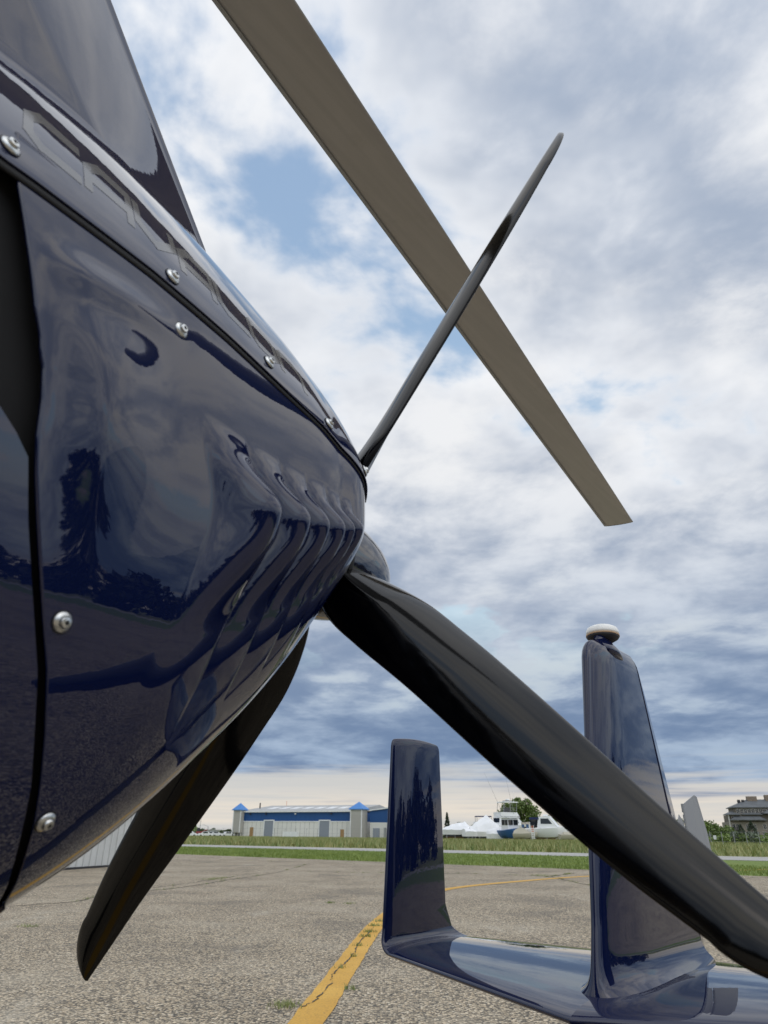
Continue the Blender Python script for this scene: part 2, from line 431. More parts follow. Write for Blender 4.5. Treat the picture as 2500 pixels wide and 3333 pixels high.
lipT = np.array([12.5, 13.7, 14.3, 15, 16.3, 17, 17, 17.0, 15.0, 10.5])
def ugap(td): return np.interp(td, gapT, gapU)
# --- lower cowling (louvred sides)
pd = np.concatenate([np.linspace(20, -46, 300), np.linspace(-46.5, -90, 50)])
sdg = -180 - pd[::-1][1:]
sdg = sdg[::4]
tdeg = np.concatenate([pd, sdg])
mir = np.where(tdeg < -90, -180 - tdeg, tdeg)      # mirrored angle for starboard
ug = ugap(mir)
eK = np.array([-.339, -.280, -.233, -.193, -.162, -.138]); sK = np.array([1, .85, .68, .55, .42, .32])
offT = np.array([-60, -50, -42, -32, -24, -15, -9, -5, -2, 1.0, 6, 14]); offV = np.array([-.055, -.055, -.052, -.042, -.028, -.009, 0, -.004, -.022, -.044, -.060, -.062])
tf_ = np.linspace(-60, 20, 401); of_ = np.interp(tf_, offT, offV); kk_ = np.hanning(41); kk_ /= kk_.sum(); of_ = np.convolve(np.pad(of_, 20, 'edge'), kk_, 'valid')
oE1 = np.interp(mir, tf_, of_)
# rows follow the louvre edges exactly: knots along u at every angle
knots = [ug, eK[0] - .080 + oE1 * sK[0]]; seg = [70]
DROP = .006
for k in range(6):
    knots.append(eK[k] + oE1 * sK[k]); seg.append((44, 40, 36, 32, 28, 26)[k])
    knots.append(eK[k] + oE1 * sK[k] + DROP * (.55 + .45 * sK[k])); seg.append(6)
knots.append(np.full_like(ug, -.062)); seg.append(24)
rowsU, kind_, phs = [], [], []
for i_, n_ in enumerate(seg):
    for q_ in range(n_):
        f_ = q_ / n_
        rowsU.append(knots[i_] * (1 - f_) + knots[i_ + 1] * f_); kind_.append(i_); phs.append(f_)
rowsU.append(knots[-1]); kind_.append(len(seg) - 1); phs.append(1.0)
Ug = np.array(rowsU)
TH = np.broadcast_to(np.radians(tdeg)[None, :], Ug.shape)
Pb = bodyP(Ug, TH); Nb = grid_normals(Pb)
md_ = np.broadcast_to(mir[None, :], Ug.shape)
disp = np.zeros_like(Ug)
for r_i, (i_, f_) in enumerate(zip(kind_, phs)):
    if i_ == 0 or i_ == len(seg) - 1: continue
    k = (i_ - 1) // 2; H = .046 * (sK[k] ** .7)
    if (i_ - 1) % 2 == 0: disp[r_i] = H * math.sin(.70 * math.pi * f_) ** (1.9 if k == 0 else 1.15)
    else: disp[r_i] = H * math.sin(.70 * math.pi) ** (1.9 if k == 0 else 1.15) * (1 - f_ * f_ * (3 - 2 * f_))
win = sst(md_, 2.0, -7.5) * (  .92 * sst(md_, -25.0, -5.0) + .08 * sst(md_, -45.0, -28.0))
disp = disp * win
disp += .0165 * np.exp(-((Ug + .580) / .066) ** 2 - ((md_ + 2.5) / 8.0) ** 2) * sst(Ug - ug[None, :], .0, .055)
disp += .006 * np.exp(-((md_ - 9 - (Ug + .55) * 20) / 2.2) ** 2) * sst(Ug, -.48, -.58) * sst(Ug - ug[None, :], .0, .06)
# rolled rear rim
Pl = Pb + Nb * disp[..., None]
rear = Pl[-1].copy(); rows = []
cen = np.array([0, .0, .02])
for du_, sc_ in ((.004, .97), (.003, .92), (-.01, .86), (-.05, .8)):
    rr = rear.copy(); rr[:, 0] += du_; rr[:, 1] = cen[1] + (rear[:, 1] - cen[1]) * sc_; rr[:, 2] = cen[2] + (rear[:, 2] - cen[2]) * sc_; rows.append(rr)
Pl = np.concatenate([Pl, np.stack(rows)], 0)
body_mesh('lower_cowling', Pl, M['navy'], thick=.003)
# --- upper cowling with a lip that overlaps the lower one; it leans inwards from the lip
upK = np.array([-1.05, -.75, -.6, -.45, -.3, -.18, -.07]); upV = np.array([.578, .571, .549, .503, .453, .404, .335])
UPN = 1.22
def upP(u, ph):
    u, ph = np.broadcast_arrays(np.asarray(u, float), np.asarray(ph, float))
    lp_ = bodyP(u, np.radians(np.interp(u, lipU, lipT))); vt = cub(u, upK, upV); c, s = np.cos(ph), np.sin(ph)
    return np.stack([u, lp_[..., 1] * np.sign(c) * np.abs(c) ** (2 / UPN), lp_[..., 2] + (vt - lp_[..., 2]) * np.abs(s) ** (2 / UPN)], -1)
uu = np.linspace(-1.0, -.068, 130)
lt = np.interp(uu, lipU, lipT)
tt2 = np.linspace(0, 1, 120)
tt2 = np.concatenate([.5 * np.linspace(0, 1, 60) ** 1.4, 1 - .5 * np.linspace(1, 0, 60)[1:] ** 1.4])
Pu = upP(uu[:, None], np.pi * tt2[None]); Nu = grid_normals(Pu)
off = .0055 + 0 * uu
Pu = Pu + Nu * off[:, None, None]
rear = Pu[-1]; rows = []
for du_, sc_ in ((.003, .985), (.002, .95), (-.02, .92)):
    rr = rear.copy(); rr[:, 0] += du_; rr[:, 1] *= sc_; rr[:, 2] = rear[:, 2] * sc_; rows.append(rr)
Pu = np.concatenate([Pu, np.stack(rows)], 0)
body_mesh('upper_cowling', Pu, M['navy'], thick=.003)
# --- black strip added as the dark shadow line under the lip
for sgn in (1, -1):
    mb = []; n = 8
    P0 = bodyP(uu, np.radians(lt - .35)) * np.array([1, sgn, 1])
    for i in range(len(uu)):
        rr = .0036 if uu[i] < -.45 else .0036 - .0018 * (uu[i] + .45) / .38
        for k in range(n):
            a = 2 * math.pi * k / n
            mb.append((P0[i, 0], P0[i, 1] + sgn * (.0005 + rr * math.cos(a) * .8), P0[i, 2] + rr * math.sin(a) * 1.3))
    V = toL(np.array(mb)); mesh('lip_shadow_strip', V, gridfaces(len(uu), n, True), M['rubber'], gyro, True)
# --- matte black filler shell, its colour standing in for shade inside the panel gap
ui = np.linspace(-.98, -.40, 40); ti = np.radians(np.linspace(22, -202, 90))
Pi = bodyP(ui[:, None], ti[None]); Ni = grid_normals(Pi); Pi = Pi - Ni * .016
body_mesh('gap_shade_shell', Pi, M['void'])
# --- rear fuselage side panel ahead of the gap
fT = np.array([-90, -61.5, -41.8, -28, -13.7, -8.5, -6.8, -5.3, -2.5, 0, 20.]); fU = np.array([-.463, -.495, -.528, -.561, -.608, -.622, -.637, -.655, -.72, -.80, -.80])
t3 = np.concatenate([np.linspace(14, -92, 170)]); m3 = np.linspace(0, 1, 60)
def front_panel(td_):
    mm = np.where(td_ < -90, -180 - td_, td_)
    uf = np.interp(mm, fT, fU)
    Uf = -1.02 * (1 - m3[:, None]) + uf[None] * m3[:, None]
    return bodyP(Uf, np.broadcast_to(np.radians(td_)[None], Uf.shape))
body_mesh('side_panel', front_panel(np.linspace(14, -194, 260)), M['navy'])
# --- cabin ahead (out of the picture to the left)
uc = np.linspace(-3.2, -1.0, 60); tcb = np.radians(np.linspace(0, 360, 97))
body_mesh('cabin', bodyP(uc[:, None], tcb[None]), M['navy'])
uw = np.linspace(-2.75, -1.55, 30)
for a, b in ((14, 84), (96, 166)):
    Pw = bodyP(uw[:, None], np.radians(np.linspace(a, b, 30))[None]); Pw = Pw + grid_normals(Pw) * .004
    body_mesh('cabin_window', Pw, M['glass'])
# --- screws with cup washers
def screw(u, td_, r=.0085, extra=0.0):
    fn_ = upP if extra else bodyP
    p = fn_(u, R(td_)); e = 1e-3
    du = fn_(u + e, R(td_)) - p; dt = fn_(u, R(td_) + e) - p
    n = np.cross(du, dt); n /= np.linalg.norm(n); n = n if n[1] > 0 else -n
    p = p + n * extra
    pl_ = Vector(toL(p)); nl = Vector((n[0], -n[1], n[2]))
    e0 = empty('screw', pl_); e0.parent = gyro; e0.rotation_euler = nl.to_track_quat('Z', 'Y').to_euler()
    wsh = MB().lathe([(r, 0), (r, .0012), (r * .93, .0022), (r * .68, .0035), (r * .60, .0030)], n=28).build('washer', M['steel'], e0, True, 40)
    hd = MB().lathe([(r * .58, .0026), (r * .60, .0048), (r * .50, .0062), (r * .22, .0066), (r * .20, .0050), (r * .02, .0048)], n=24).build('screw_head', M['steel'], e0, True, 40)
    cr_ = MB(); cr_.box((-r * .22, -r * .045, .0061), (r * .22, r * .045, .0070)); cr_.box((-r * .045, -r * .22, .0062), (r * .045, r * .22, .0071)); cr_.build('drive_recess', M['void'], e0)
    mb = MB().lathe([(r * 1.12, -.001), (r * 1.12, .0006), (r * .9, .0008)], n=24).build('rubber_washer', M['rubber'], e0, True, 40)
for (u_, t_, ex) in ((-.704, 7.6, .006), (-.519, 6.6, .006), (-.343, 9.7, .006), (-.204, 9.0, .006), (-.104, 10.2, .006), (-.497, 10.8, 0), (-.555, -22.7, 0), (-.498, -48.5, 0)):
    screw(u_, t_, .0085, ex)
# --- lettering on the upper cowling, silver vinyl laid on the paint
def glyph(ch):   # strokes in a unit cell, rounded-square face
    T = .26
    S_ = {'C': [[(1, 1), (.25, 1), (0, .75), (0, .25), (.25, 0), (1, 0)]],
          'A': [[(0, 0), (0, .7), (.3, 1), (1, 1), (1, 0)], [(.15, .42), (1, .42)]],
          'V': [[(0, 1), (0, .35), (.45, 0), (1, .55), (1, 1)]],
          'L': [[(0, 1), (0, .25), (.25, 0), (1, 0)]],
          'O': [[(.2, 1), (.8, 1), (1, .8), (1, .2), (.8, 0), (.2, 0), (0, .2), (0, .8), (.2, 1)]],
          'N': [[(0, 0), (0, .75), (.25, 1), (.75, 1), (1, .75), (1, 0)]]}
    return S_[ch]
lv, lf = [], []
for i, ch in enumerate('CAVALON'):
    ua = -.690 + i * .0645; wd = .053
    for st in glyph(ch):
        for (x0, y0), (x1, y1) in zip(st[:-1], st[1:]):
            n = 7
            dx, dy = (x1 - x0) * wd, (y1 - y0) * .034
            ln = math.hypot(dx, dy); nx, ny = -dy / ln * .0050, dx / ln * .0050
            ex, ey = dx / ln * .0035, dy / ln * .0035
            b0 = len(lv)
            for k in range(n):
                f = k / (n - 1)
                px = x0 * wd + dx * f + (ex if k == n - 1 else -ex if k == 0 else 0); py = y0 * .034 + dy * f + (ey if k == n - 1 else -ey if k == 0 else 0)
                for s_ in (1, -1):
                    uu_ = ua + px + nx * s_; hh = py + ny * s_
                    td_ = 15.5 + hh / .034 * 9.5
                    p = upP(uu_, R(td_)); e = 1e-3
                    nn = np.cross(upP(uu_ + e, R(td_)) - p, upP(uu_, R(td_) + e) - p); nn /= np.linalg.norm(nn); nn = nn if nn[1] > 0 else -nn
                    lv.append(toL(p + nn * (.0058 + .00008 * len(lv) / 1000)))
            lf += [(b0 + 2 * k, b0 + 2 * k + 2, b0 + 2 * k + 3, b0 + 2 * k + 1) for k in range(n - 1)]
mesh('lettering', lv, lf, M['silver'], gyro, True)
# --- mast fairing on top of the cowling
def fairing():
    vs_ = np.linspace(.18, 1.62, 60); cs = np.linspace(0, 1, 50); rows = []
    for v in vs_:
        te = -.31 - (v - .49) / 1.47 if v > .30 else -.31 + (.49 - .30) / 1.47 + (.30 - v) * .2
        te = min(te, -.19)
        Lc = .55 + .25 * max(0, min(1, (v - .3) / .8)); le = te - Lc
        flare = .085 * math.exp(-max(0, v - .30) / .10)
        half = .075 + flare
        ring = []
        for c in cs:      # port TE->LE
            t = c
            yt = half * 1.0 * (1.35 * math.sqrt(max(t, 0)) * (1 - t) ** .55 if t < 1 else 0)
            yt = half * min(1.0, 1.05 * (1 - (1 - min(1, t / .55)) ** 1.7)) * (math.sqrt(max(0, 1 - ((t - .55) / .45) ** 2)) if t > .55 else 1.0)
            yt = max(yt, .004 * (1 - t) if t < .5 else 0)
            ring.append((te + (le - te) * t, yt, v))
        for c in cs[::-1][1:]:
            p = ring[int(round(c * (len(cs) - 1)))]; ring.append((p[0], -p[1], v))
        rows.append(ring)
    return np.array(rows)
body_mesh('mast_fairing', fairing(), M['navy'])
# --- propeller: spinner, hub, four blades
prop = empty('propeller', L(0, 0, 0)); prop.parent = gyro
prof = [(.098, -.035), (.100, -.02)]
for k in range(1, 15):
    a = k / 14 * math.pi / 2; prof.append((.100 * math.cos(a) ** .95 if k < 14 else .001, -.02 + .200 * math.sin(a)))
MB().lathe(prof, (0, 0, .0), 56, 'x').build('spinner', M['spinner'], prop, True, 50)
MB().lathe([(.1010, -.012), (.1020, -.010), (.1020, -.004), (.1008, -.002)], (0, 0, 0), 56, 'x').build('spinner_band', M['rubber'], prop, True)
def sint(x, k, y):
    return float(cub(np.array([x]), np.array(k, float), np.array(y, float))[0])
def blade(name, th):
    rad = Vector((0, -math.sin(th), math.cos(th))); tan = Vector((0, -math.cos(th), -math.sin(th))); axl = Vector((1, 0, 0))
    rs = np.concatenate([np.linspace(.07, .30, 26), np.linspace(.32, .78, 28), .872 - .092 * (1 - np.linspace(.06, 1, 22)) ** 1.9]); rows = []; n = 44
    for r_ in rs:
        a_edge = sint(r_, [.07, .11, .16, .22, .32, .55, .70, .78], [.035, .055, .064, .063, .057, .053, .046, .037])
        b_edge = sint(r_, [.07, .11, .16, .22, .32, .55, .70, .78], [.035, .053, .066, .074, .071, .053, .039, .034])
        if r_ > .78:
            f = min(1, (r_ - .78) / .092)
            k = math.sqrt(max(0, 1 - f * f)); b_end = -.040
            b_edge = .034 - .006 * f; a_edge = -b_edge + (.037 + b_edge) * k + .001
            b_edge = b_edge if f < .97 else b_edge * 1.0
        ch = a_edge + b_edge; mid = (a_edge - b_edge) / 2
        beta = R(sint(r_, [.07, .15, .25, .45, .65, .865], [47, 45, 42, 37, 33.5, 31]))
        thk = sint(r_, [.07, .12, .2, .4, .7, .865], [.042, .030, .017, .010, .0075, .0035]); thk = min(thk, ch * .9)
        cv = tan * math.cos(beta) - axl * math.sin(beta); nv = -(tan * math.sin(beta) + axl * math.cos(beta))
        ring = []
        for k in range(n):
            a = 2 * math.pi * k / n; c = math.cos(a); s = math.sin(a)
            x = ch / 2 * c
            q = (c + 1) / 2
            hh = thk * (abs(s) ** .9) * (.62 + .38 * (1 - abs(2 * q - 1.1))) * (1 if s > 0 else -.35)
            camber = .013 * ch / .13 * (1 - c * c) * np.interp(r_, [.07, .2], [0, 1])
            p = rad * r_ + cv * (x + mid) + nv * (hh + camber)
            ring.append(tuple(p))
        rows.append(ring)
    V = np.array(rows).reshape(-1, 3); F = gridfaces(len(rs), n, True)
    F += [tuple(range(n)), tuple(range((len(rs) - 1) * n, len(rs) * n))]
    return mesh(name, V, F, M['black_gloss'], prop, True, 60)
for k in range(4): blade('blade', R(40) + k * math.pi / 2)
# --- main rotor
tip = np.array([3.653, -.675, 1.55]); rd = np.array([math.cos(3.007) * math.cos(.016), math.sin(3.007) * math.cos(.016), math.sin(.016)])
cvec = np.cross([0, 0, 1], rd); cvec /= np.linalg.norm(cvec); nvec = np.cross(rd, cvec)
cvec = math.cos(.056) * cvec + math.sin(.056) * nvec; nvec = np.cross(rd, cvec)
rot = empty('main_rotor', (0, 0, 0)); rot.parent = gyro
def rblade(t0_, dirv, flip=1):
    rows = []; n = 30
    for f in (0, .002, .004, 4.3, 4.6, 4.75):
        ring = []
        chd = .20 if f < 4.4 else .13
        for k in range(n):
            a = 2 * math.pi * k / n; c, s = math.cos(a), math.sin(a)
            tk = .5 * .024 * abs(s) ** .8 * (1.15 - .35 * c * flip) * (1 if f > .003 else .9 if f > 0 else .6)
            p = np.array(t0_) + dirv * f + cvec * (chd / 2 * c) + nvec * (tk * (1 if s > 0 else -.55))
            ring.append(p)
        rows.append(ring)
    V = toL(np.array(rows)).reshape(-1, 3); F = gridfaces(len(rows), n, True) + [tuple(range(n)), tuple(range((len(rows) - 1) * n, len(rows) * n))]
    return mesh('rotor_blade', V, F, M['rotor'], rot, True, 35)
rb1 = rblade(tip, rd)
rs_ = []
for f in (-.004, 0.0, .0005):
    rs_.append([np.array(tip) + rd * f + cvec * (.1005 * math.cos(a)) + nvec * (.0105 * math.sin(a) * (1 if math.sin(a) > 0 else .7)) for a in np.linspace(0, 2 * math.pi, 31)[:-1]])
mesh('tip_cap', toL(np.array(rs_)).reshape(-1, 3), gridfaces(3, 30, True) + [tuple(range(30))], M['dark'], rb1)
strip_ = []
for f in np.linspace(.01, 4.3, 40):
    for a_, b_ in ((.0985, -.0042), (.0915, -.0068), (.0835, -.0082)):
        strip_.append(np.array(tip) + rd * f + cvec * a_ + nvec * b_)
mesh('abrasion_strip', toL(np.array(strip_)).reshape(-1, 3), gridfaces(40, 3), M['galv'], rb1)
hubp = tip + rd * 4.9
rblade(hubp + rd * 4.9, -rd, -1)
V0 = Vector(toL(hubp)); ax_ = Vector((rd[0], -rd[1], rd[2]))
MB().tube(V0 - ax_ * .3, V0 + ax_ * .3, .045, n=12).build('hub_bar', M['galv'], rot)
MB().tube(V0 + Vector((0, 0, -.25)), V0 + Vector((0, 0, .06)), .05, n=16).build('rotor_head', M['galv'], rot, True, 40)
# --- tail: stabiliser, three fins, rudder, beacon
def airfoil_ring(le, te, half, n=46, le_pow=.5):
    pts = []
    m = n // 2
    for k in range(m + 1):
        t = (1 - math.cos(math.pi * k / m)) / 2      # 0 LE .. 1 TE
        y = half * (2.6 * math.sqrt(t) * (1 - t) ** .9 if True else 0) * .78 + .004 * t ** .5 * (1 if t < .999 else .9)
        pts.append((le + (te - le) * t, y))
    low_ = [(x, -y) for (x, y) in pts[::-1][1:-1]]
    return pts + low_
def tail_half(sg):
    rowsA, rowsB = [], []
    V0_ = -.800; S0, RC = .835, .045
    st = []
    for s in np.linspace(0, S0, 40):
        st.append((s, V0_, 0.0, .838 + .505 * s - .05 * math.exp(-s / .05) * 0, 1.825 - .03 * s / S0, .036 - .010 * s / S0))
    for a in np.linspace(0, math.pi / 2, 14)[1:]:
        f = a / (math.pi / 2)
        st.append((S0 + RC * math.sin(a), V0_ + RC * (1 - math.cos(a)), a, 1.262 + .018 * f, 1.795 - .10 * f, .026 - .002 * f))
    split = len(st)
    for v in np.linspace(V0_ + RC + .012, -.135, 40):
        f = (v - V0_ - RC) / (.665 - RC)
        st.append((S0 + RC + .012 * f, v, math.pi / 2, 1.282 + .062 * f, 1.695 - .035 * min(1, f / .12), .024 - .004 * f))
    tops = ((.010, .93, .985), (.018, .8, .96), (.0225, .55, .92), (.024, .2, .86))
    l = st[-1]
    rings = []
    for (s, v, a, le, te, h) in st:
        nv = (-math.sin(a), math.cos(a))       # (s,v) normal pointing inboard/up
        rings.append([(x, sg * (s + nv[0] * y), v + nv[1] * y) for x, y in airfoil_ring(le, te, h)])
    for dv, hs, cs_ in tops:
        mid = (l[3] + l[4]) / 2; hl = (l[4] - l[3]) / 2
        rings.append([(x, sg * (l[0] - y), l[1] + dv + .012 * (1 - ((x - mid) / hl) ** 2)) for x, y in airfoil_ring(mid - hl * cs_, mid + hl * cs_, l[5] * hs)])
    rings = np.array(rings); n = rings.shape[1]
    A_ = rings[:split]; B_ = rings[split - 1:]
    mesh('horizontal_stabilizer', toL(A_).reshape(-1, 3), gridfaces(len(A_), n, True), M['navy'], gyro, True)
    mesh('tip_fin', toL(B_).reshape(-1, 3), gridfaces(len(B_), n, True) + [tuple((len(B_) - 1) * n + i for i in range(n))], M['navy'], gyro, True)
tail_half(-1); tail_half(1)
def centre_fin():
    rings = []; n = 50
    vs_ = np.concatenate([np.linspace(-.80, -.68, 14), np.linspace(-.67, .05, 40), [.07, .085, .097, .106, .113, .117, .119]])
    for v in vs_:
        le = np.interp(v, [-.80, -.63, -.19, .05, .07, .085, .097, .106, .113, .117, .119], [.965, 1.015, 1.105, 1.158, 1.166, 1.176, 1.188, 1.205, 1.23, 1.26, 1.30])
        hg = np.interp(v, [-.80, -.725, -.34, .08, .119], [1.755, 1.737, 1.628, 1.535, 1.52])
        hf = .038 + .066 * math.exp(-max(0, v + .778) / .022)
        if v > .06: hf *= math.sqrt(max(.02, 1 - ((v - .06) / .06) ** 2))
        ring = []
        m = n // 2
        for k in range(m + 1):
            t = (1 - math.cos(math.pi * k / m)) / 2 if k < m * .7 else None
            t = k / m
            t = t ** 1.7
            y = hf * min(1, (1 - (1 - min(t / .32, 1)) ** 2) ** .5) * (1 - .52 * max(0, (t - .32) / .68) ** 1.3)
            ring.append((le + (hg - le) * t, y, v))
        ring += [(x, -y, z) for x, y, z in ring[::-1][:-1]]
        rings.append(ring)
    rg = np.array(rings); nn = rg.shape[1]
    mesh('centre_fin', toL(rg).reshape(-1, 3), gridfaces(len(rg), nn, True) + [tuple((len(rg) - 1) * nn + i for i in range(nn))], M['navy'], gyro, True, 55)
    rings = []
    for v in np.concatenate([np.linspace(-.79, .04, 36), [.06, .08, .095, .105, .11]]):
        hg = np.interp(v, [-.80, -.725, -.34, .08, .119], [1.755, 1.737, 1.628, 1.535, 1.52]) + .004
        te = np.interp(v, [-.79, -.366, .04, .08, .11], [1.835, 1.742, 1.612, 1.592, 1.56])
        hf = .0185 * (1 if v < .06 else math.sqrt(max(.05, 1 - ((v - .06) / .052) ** 2)))
        ring = []
        for t in np.linspace(0, 1, 16):
            y = hf * (math.sqrt(max(0, 1 - (1 - min(t / .12, 1)) ** 2))) * (1 - max(0, (t - .12) / .88) * .88)
            ring.append((hg + (te - hg) * t, y, v))
        ring += [(x, -y, z) for x, y, z in ring[::-1][:-1]]
        rings.append(ring)
    rg = np.array(rings); nn = rg.shape[1]
    mesh('rudder', toL(rg).reshape(-1, 3), gridfaces(len(rg), nn, True) + [tuple((len(rg) - 1) * nn + i for i in range(nn))], M['navy'], gyro, True, 55)
centre_fin()
# trim tab: two thin plates bent apart on a hinge
def plate(name, quad, th_, material):
    q = [np.array(p, float) for p in quad]; nrm = np.cross(q[1] - q[0], q[3] - q[0]); nrm /= np.linalg.norm(nrm)
    V = [toL(p) for p in q] + [toL(p + nrm * th_) for p in q]; n = len(q)
    return mesh(name, V, [tuple(range(n - 1, -1, -1)), tuple(range(n, 2 * n))] + [(i, (i + 1) % n, n + (i + 1) % n, n + i) for i in range(n)], material, gyro)
plate('trim_tab_base', [(1.72, .006, -.66), (1.815, .010, -.66), (1.80, .010, -.40), (1.775, .006, -.375), (1.73, .006, -.42)], .002, M['tabgrey'])
plate('trim_tab', [(1.822, .012, -.66), (1.93, .055, -.66), (1.905, .05, -.43), (1.872, .045, -.318), (1.862, .04, -.312), (1.806, .012, -.345)], .002, M['tabgrey'])
mbh = MB()
for k in range(9):
    z = -.64 + k * .034; mbh.tube(L(1.800 + .0005 * k * 0 + (.02 - .0022 * k), .013, z), L(1.800 + (.02 - .0022 * k), .013, z + .027), .0045, n=8)
mbh.build('piano_hinge', M['galv'], gyro)
mb = MB()
mb.box((.25, -.035, HZ - .90), (1.50, .035, HZ - .835)); mb.build('keel_tube', M['rubber'], gyro)
mb = MB(); mb.tube(L(.25, 0, -.86), L(-.9, 0, -.62), .035, n=12); mb.build('keel_boom', M['rubber'], gyro)
# beacon
bc = empty('beacon', L(1.315, 0, .098)); bc.parent = gyro; bc.rotation_euler = (0, R(5), 0); bc.scale = (1.06, 1.06, 1.06)
pd_ = MB().lathe([(.062, -.022), (.058, -.006), (.048, .006), (.036, .016), (.032, .024), (.034, .031)], n=40).build('pedestal', M['navy'], bc, True); pd_.scale = (1.35, .72, 1.0)
MB().lathe([(.030, .024), (.046, .034), (.0485, .0385)], n=40).build('base_plate', M['dark'], bc, True)
MB().lathe([(.0488, .0385), (.0495, .0400), (.0495, .0425), (.0485, .0435)], n=40).build('gasket', M['gasket'], bc, True)
MB().lathe([(.0483, .0436), (.0490, .050), (.0480, .057), (.044, .0645), (.034, .0700), (.018, .0730), (.001, .0735)], n=40).build('lens', M['lens'], bc, True)
# registration letters on the inboard face of the port fin
def text_mesh(name, txt, size, material, parent, o, ux, uy):
    cu_ = bpy.data.curves.new(name, 'FONT'); cu_.body = txt; cu_.size = size; cu_.resolution_u = 4
    ob = bpy.data.objects.new(name, cu_); COL.objects.link(ob)
    dg = bpy.context.evaluated_depsgraph_get(); me = bpy.data.meshes.new_from_object(ob.evaluated_get(dg))
    vs_ = [np.array(o) + np.array(ux) * v.co.x + np.array(uy) * v.co.y for v in me.vertices]; fs_ = [tuple(p.vertices) for p in me.polygons]
    bpy.data.objects.remove(ob, do_unlink=True)
    return mesh(name, [toL(p) for p in vs_], fs_, material, parent)
text_mesh('registration', 'N65', .15, M['silver'], gyro, (1.63, .842, -.52), (-1, 0, 0), (0, 0, 1))
# faired step under the belly
rows = []
for f in np.linspace(0, 1, 16):
    k_ = math.sqrt(max(.002, 1 - max(0, (f - .75) / .25) ** 2)); rows.append([(-.86 + .333 * f, .19 + .060 * k_ * math.cos(a), -.500 + .0095 * k_ * math.sin(a)) for a in np.linspace(0, 2 * math.pi, 25)[:-1]])
mesh('belly_step', toL(np.array(rows)).reshape(-1, 3), gridfaces(16, 24, True) + [tuple(range(24)), tuple(range(15 * 24, 16 * 24))], M['navy'], gyro, True, 50)
# landing gear
for sg in (1, -1):
    mb = MB()
    rows = []
    for f in np.linspace(0, 1, 14):
        s_ = .12 + .78 * f; v_ = -.56 - .62 * f ** 1.4; ring = []
        for k in range(16):
            a = 2 * math.pi * k / 16; ring.append((-.86 + .10 * math.cos(a) * (1 - .3 * f), sg * (s_), v_ + .022 * math.sin(a)))
        rows.append(ring)
    mesh('landing_gear_leg', toL(np.array(rows)).reshape(-1, 3), gridfaces(14, 16, True), M['navy'], gyro, True)
    wz = .19 - HZ
    wh = empty('main_wheel', L(-.86, sg * .96, wz)); wh.parent = gyro
    MB().lathe([(.09, -.055), (.15, -.065), (.185, -.045), (.19, 0), (.185, .045), (.15, .065), (.09, .055)], n=32, axis='y').build('tyre', M['tyre'], wh, True)
    MB().lathe([(.01, -.045), (.092, -.05), (.092, .05), (.01, .045)], n=24, axis='y').build('rim', M['galv'], wh, True, 40)
wh = empty('nose_wheel', L(-2.75, 0, .17 - HZ)); wh.parent = gyro
MB().lathe([(.08, -.05), (.14, -.06), (.165, -.04), (.17, 0), (.165, .04), (.14, .06), (.08, .05)], n=32, axis='y').build('tyre', M['tyre'], wh, True)
MB().tube((0, 0, 0), (.0, 0, .55), .03).build('fork', M['galv'], wh)

# ------------------------------------------------------------------ white ribbed shed at left
pA = gnd(150, 2836); pB = gnd(446, 2816); sd_ = (pB - pA).normalized(); sn = Vector((-sd_.y, sd_.x, 0))
shed = empty('storage_shed', pB, math.atan2(sd_.y, sd_.x))
tag(shed, 'low white ribbed metal shed on the apron, partly hidden by the lowest propeller blade', 'shed')
shH = far(440, 2622, pB.y).z
LW = 26.0
MB().box((-LW, .03, .06), (0, 9.0, shH)).build('wall', M['shed'], shed)
MB().box((-LW, -.01, 0), (.01, 9.0, .06)).build('base_plate', M['dark'], shed)
rb = MB().box((-.02, -.02, .06), (.02, .031, shH - .002))
me0 = None
for k in range(86):
    if me0 is None: ro = rb.build('rib', M['shed'], shed); me0 = ro.data
    else: ro = bpy.data.objects.new('rib', me0); COL.objects.link(ro); ro.parent = shed
    ro.location = (-.06 - k * .30, 0, 0)
mb = MB().box((-LW - .2, -.14, shH), (.22, 9.2, shH + .09)); mb.build('eave_trim', M['white'], shed)
mb = MB(); mb.add([(-LW - .2, -.14, shH + .09), (.22, -.14, shH + .09), (.22, 9.2, shH + .09), (-LW - .2, 9.2, shH + .09), (-LW - .2, 4.5, shH + .7), (.22, 4.5, shH + .7)], [(0, 1, 5, 4), (2, 3, 4, 5), (1, 2, 5), (3, 0, 4)]); mb.build('roof', M['hroof'], shed)
MB().tube((.06, .0, .05), (.06, .0, shH), .045, n=8).build('downpipe', M['dark'], shed)

# ------------------------------------------------------------------ marina hangar
D0 = 190.0
def hz(px, py, D): return far(px, py, D)
cR = far(1160, 2727, D0); cL = far(776, 2725, 205.0)
cR.z = cL.z = zfar(cR.x, cR.y)
hx = (cL - cR); hlen = hx.length; hang = math.atan2(hx.y, hx.x)
hangar = empty('marina_hangar', cR, hang)       # local x runs to the left along the front, local y towards the viewer is negative side
tag(hangar, 'long white marina hangar with blue band and blue pointed corner towers', 'hangar')
hy = Vector((-math.sin(hang), math.cos(hang), 0))
bk = 1 if hy.y > 0 else -1                       # direction to the back of the building
EV = 6.25; BD = 4.0
def hb(a, b): return MB().box((min(a[0], b[0]), min(a[1], b[1]), a[2]), (max(a[0], b[0]), max(a[1], b[1]), b[2]))
DEP = 26.0
hb((0, 0, 0), (hlen, bk * DEP, BD)).build('lower_wall', M['hwall'], hangar)
hb((0, bk * .02, BD + .001), (hlen, bk * (DEP - .02), EV)).build('blue_band', M['hblue'], hangar)
hb((0, -bk * .10, BD - .12), (hlen, bk * .0, BD + .10)).build('band_trim', M['white'], hangar)
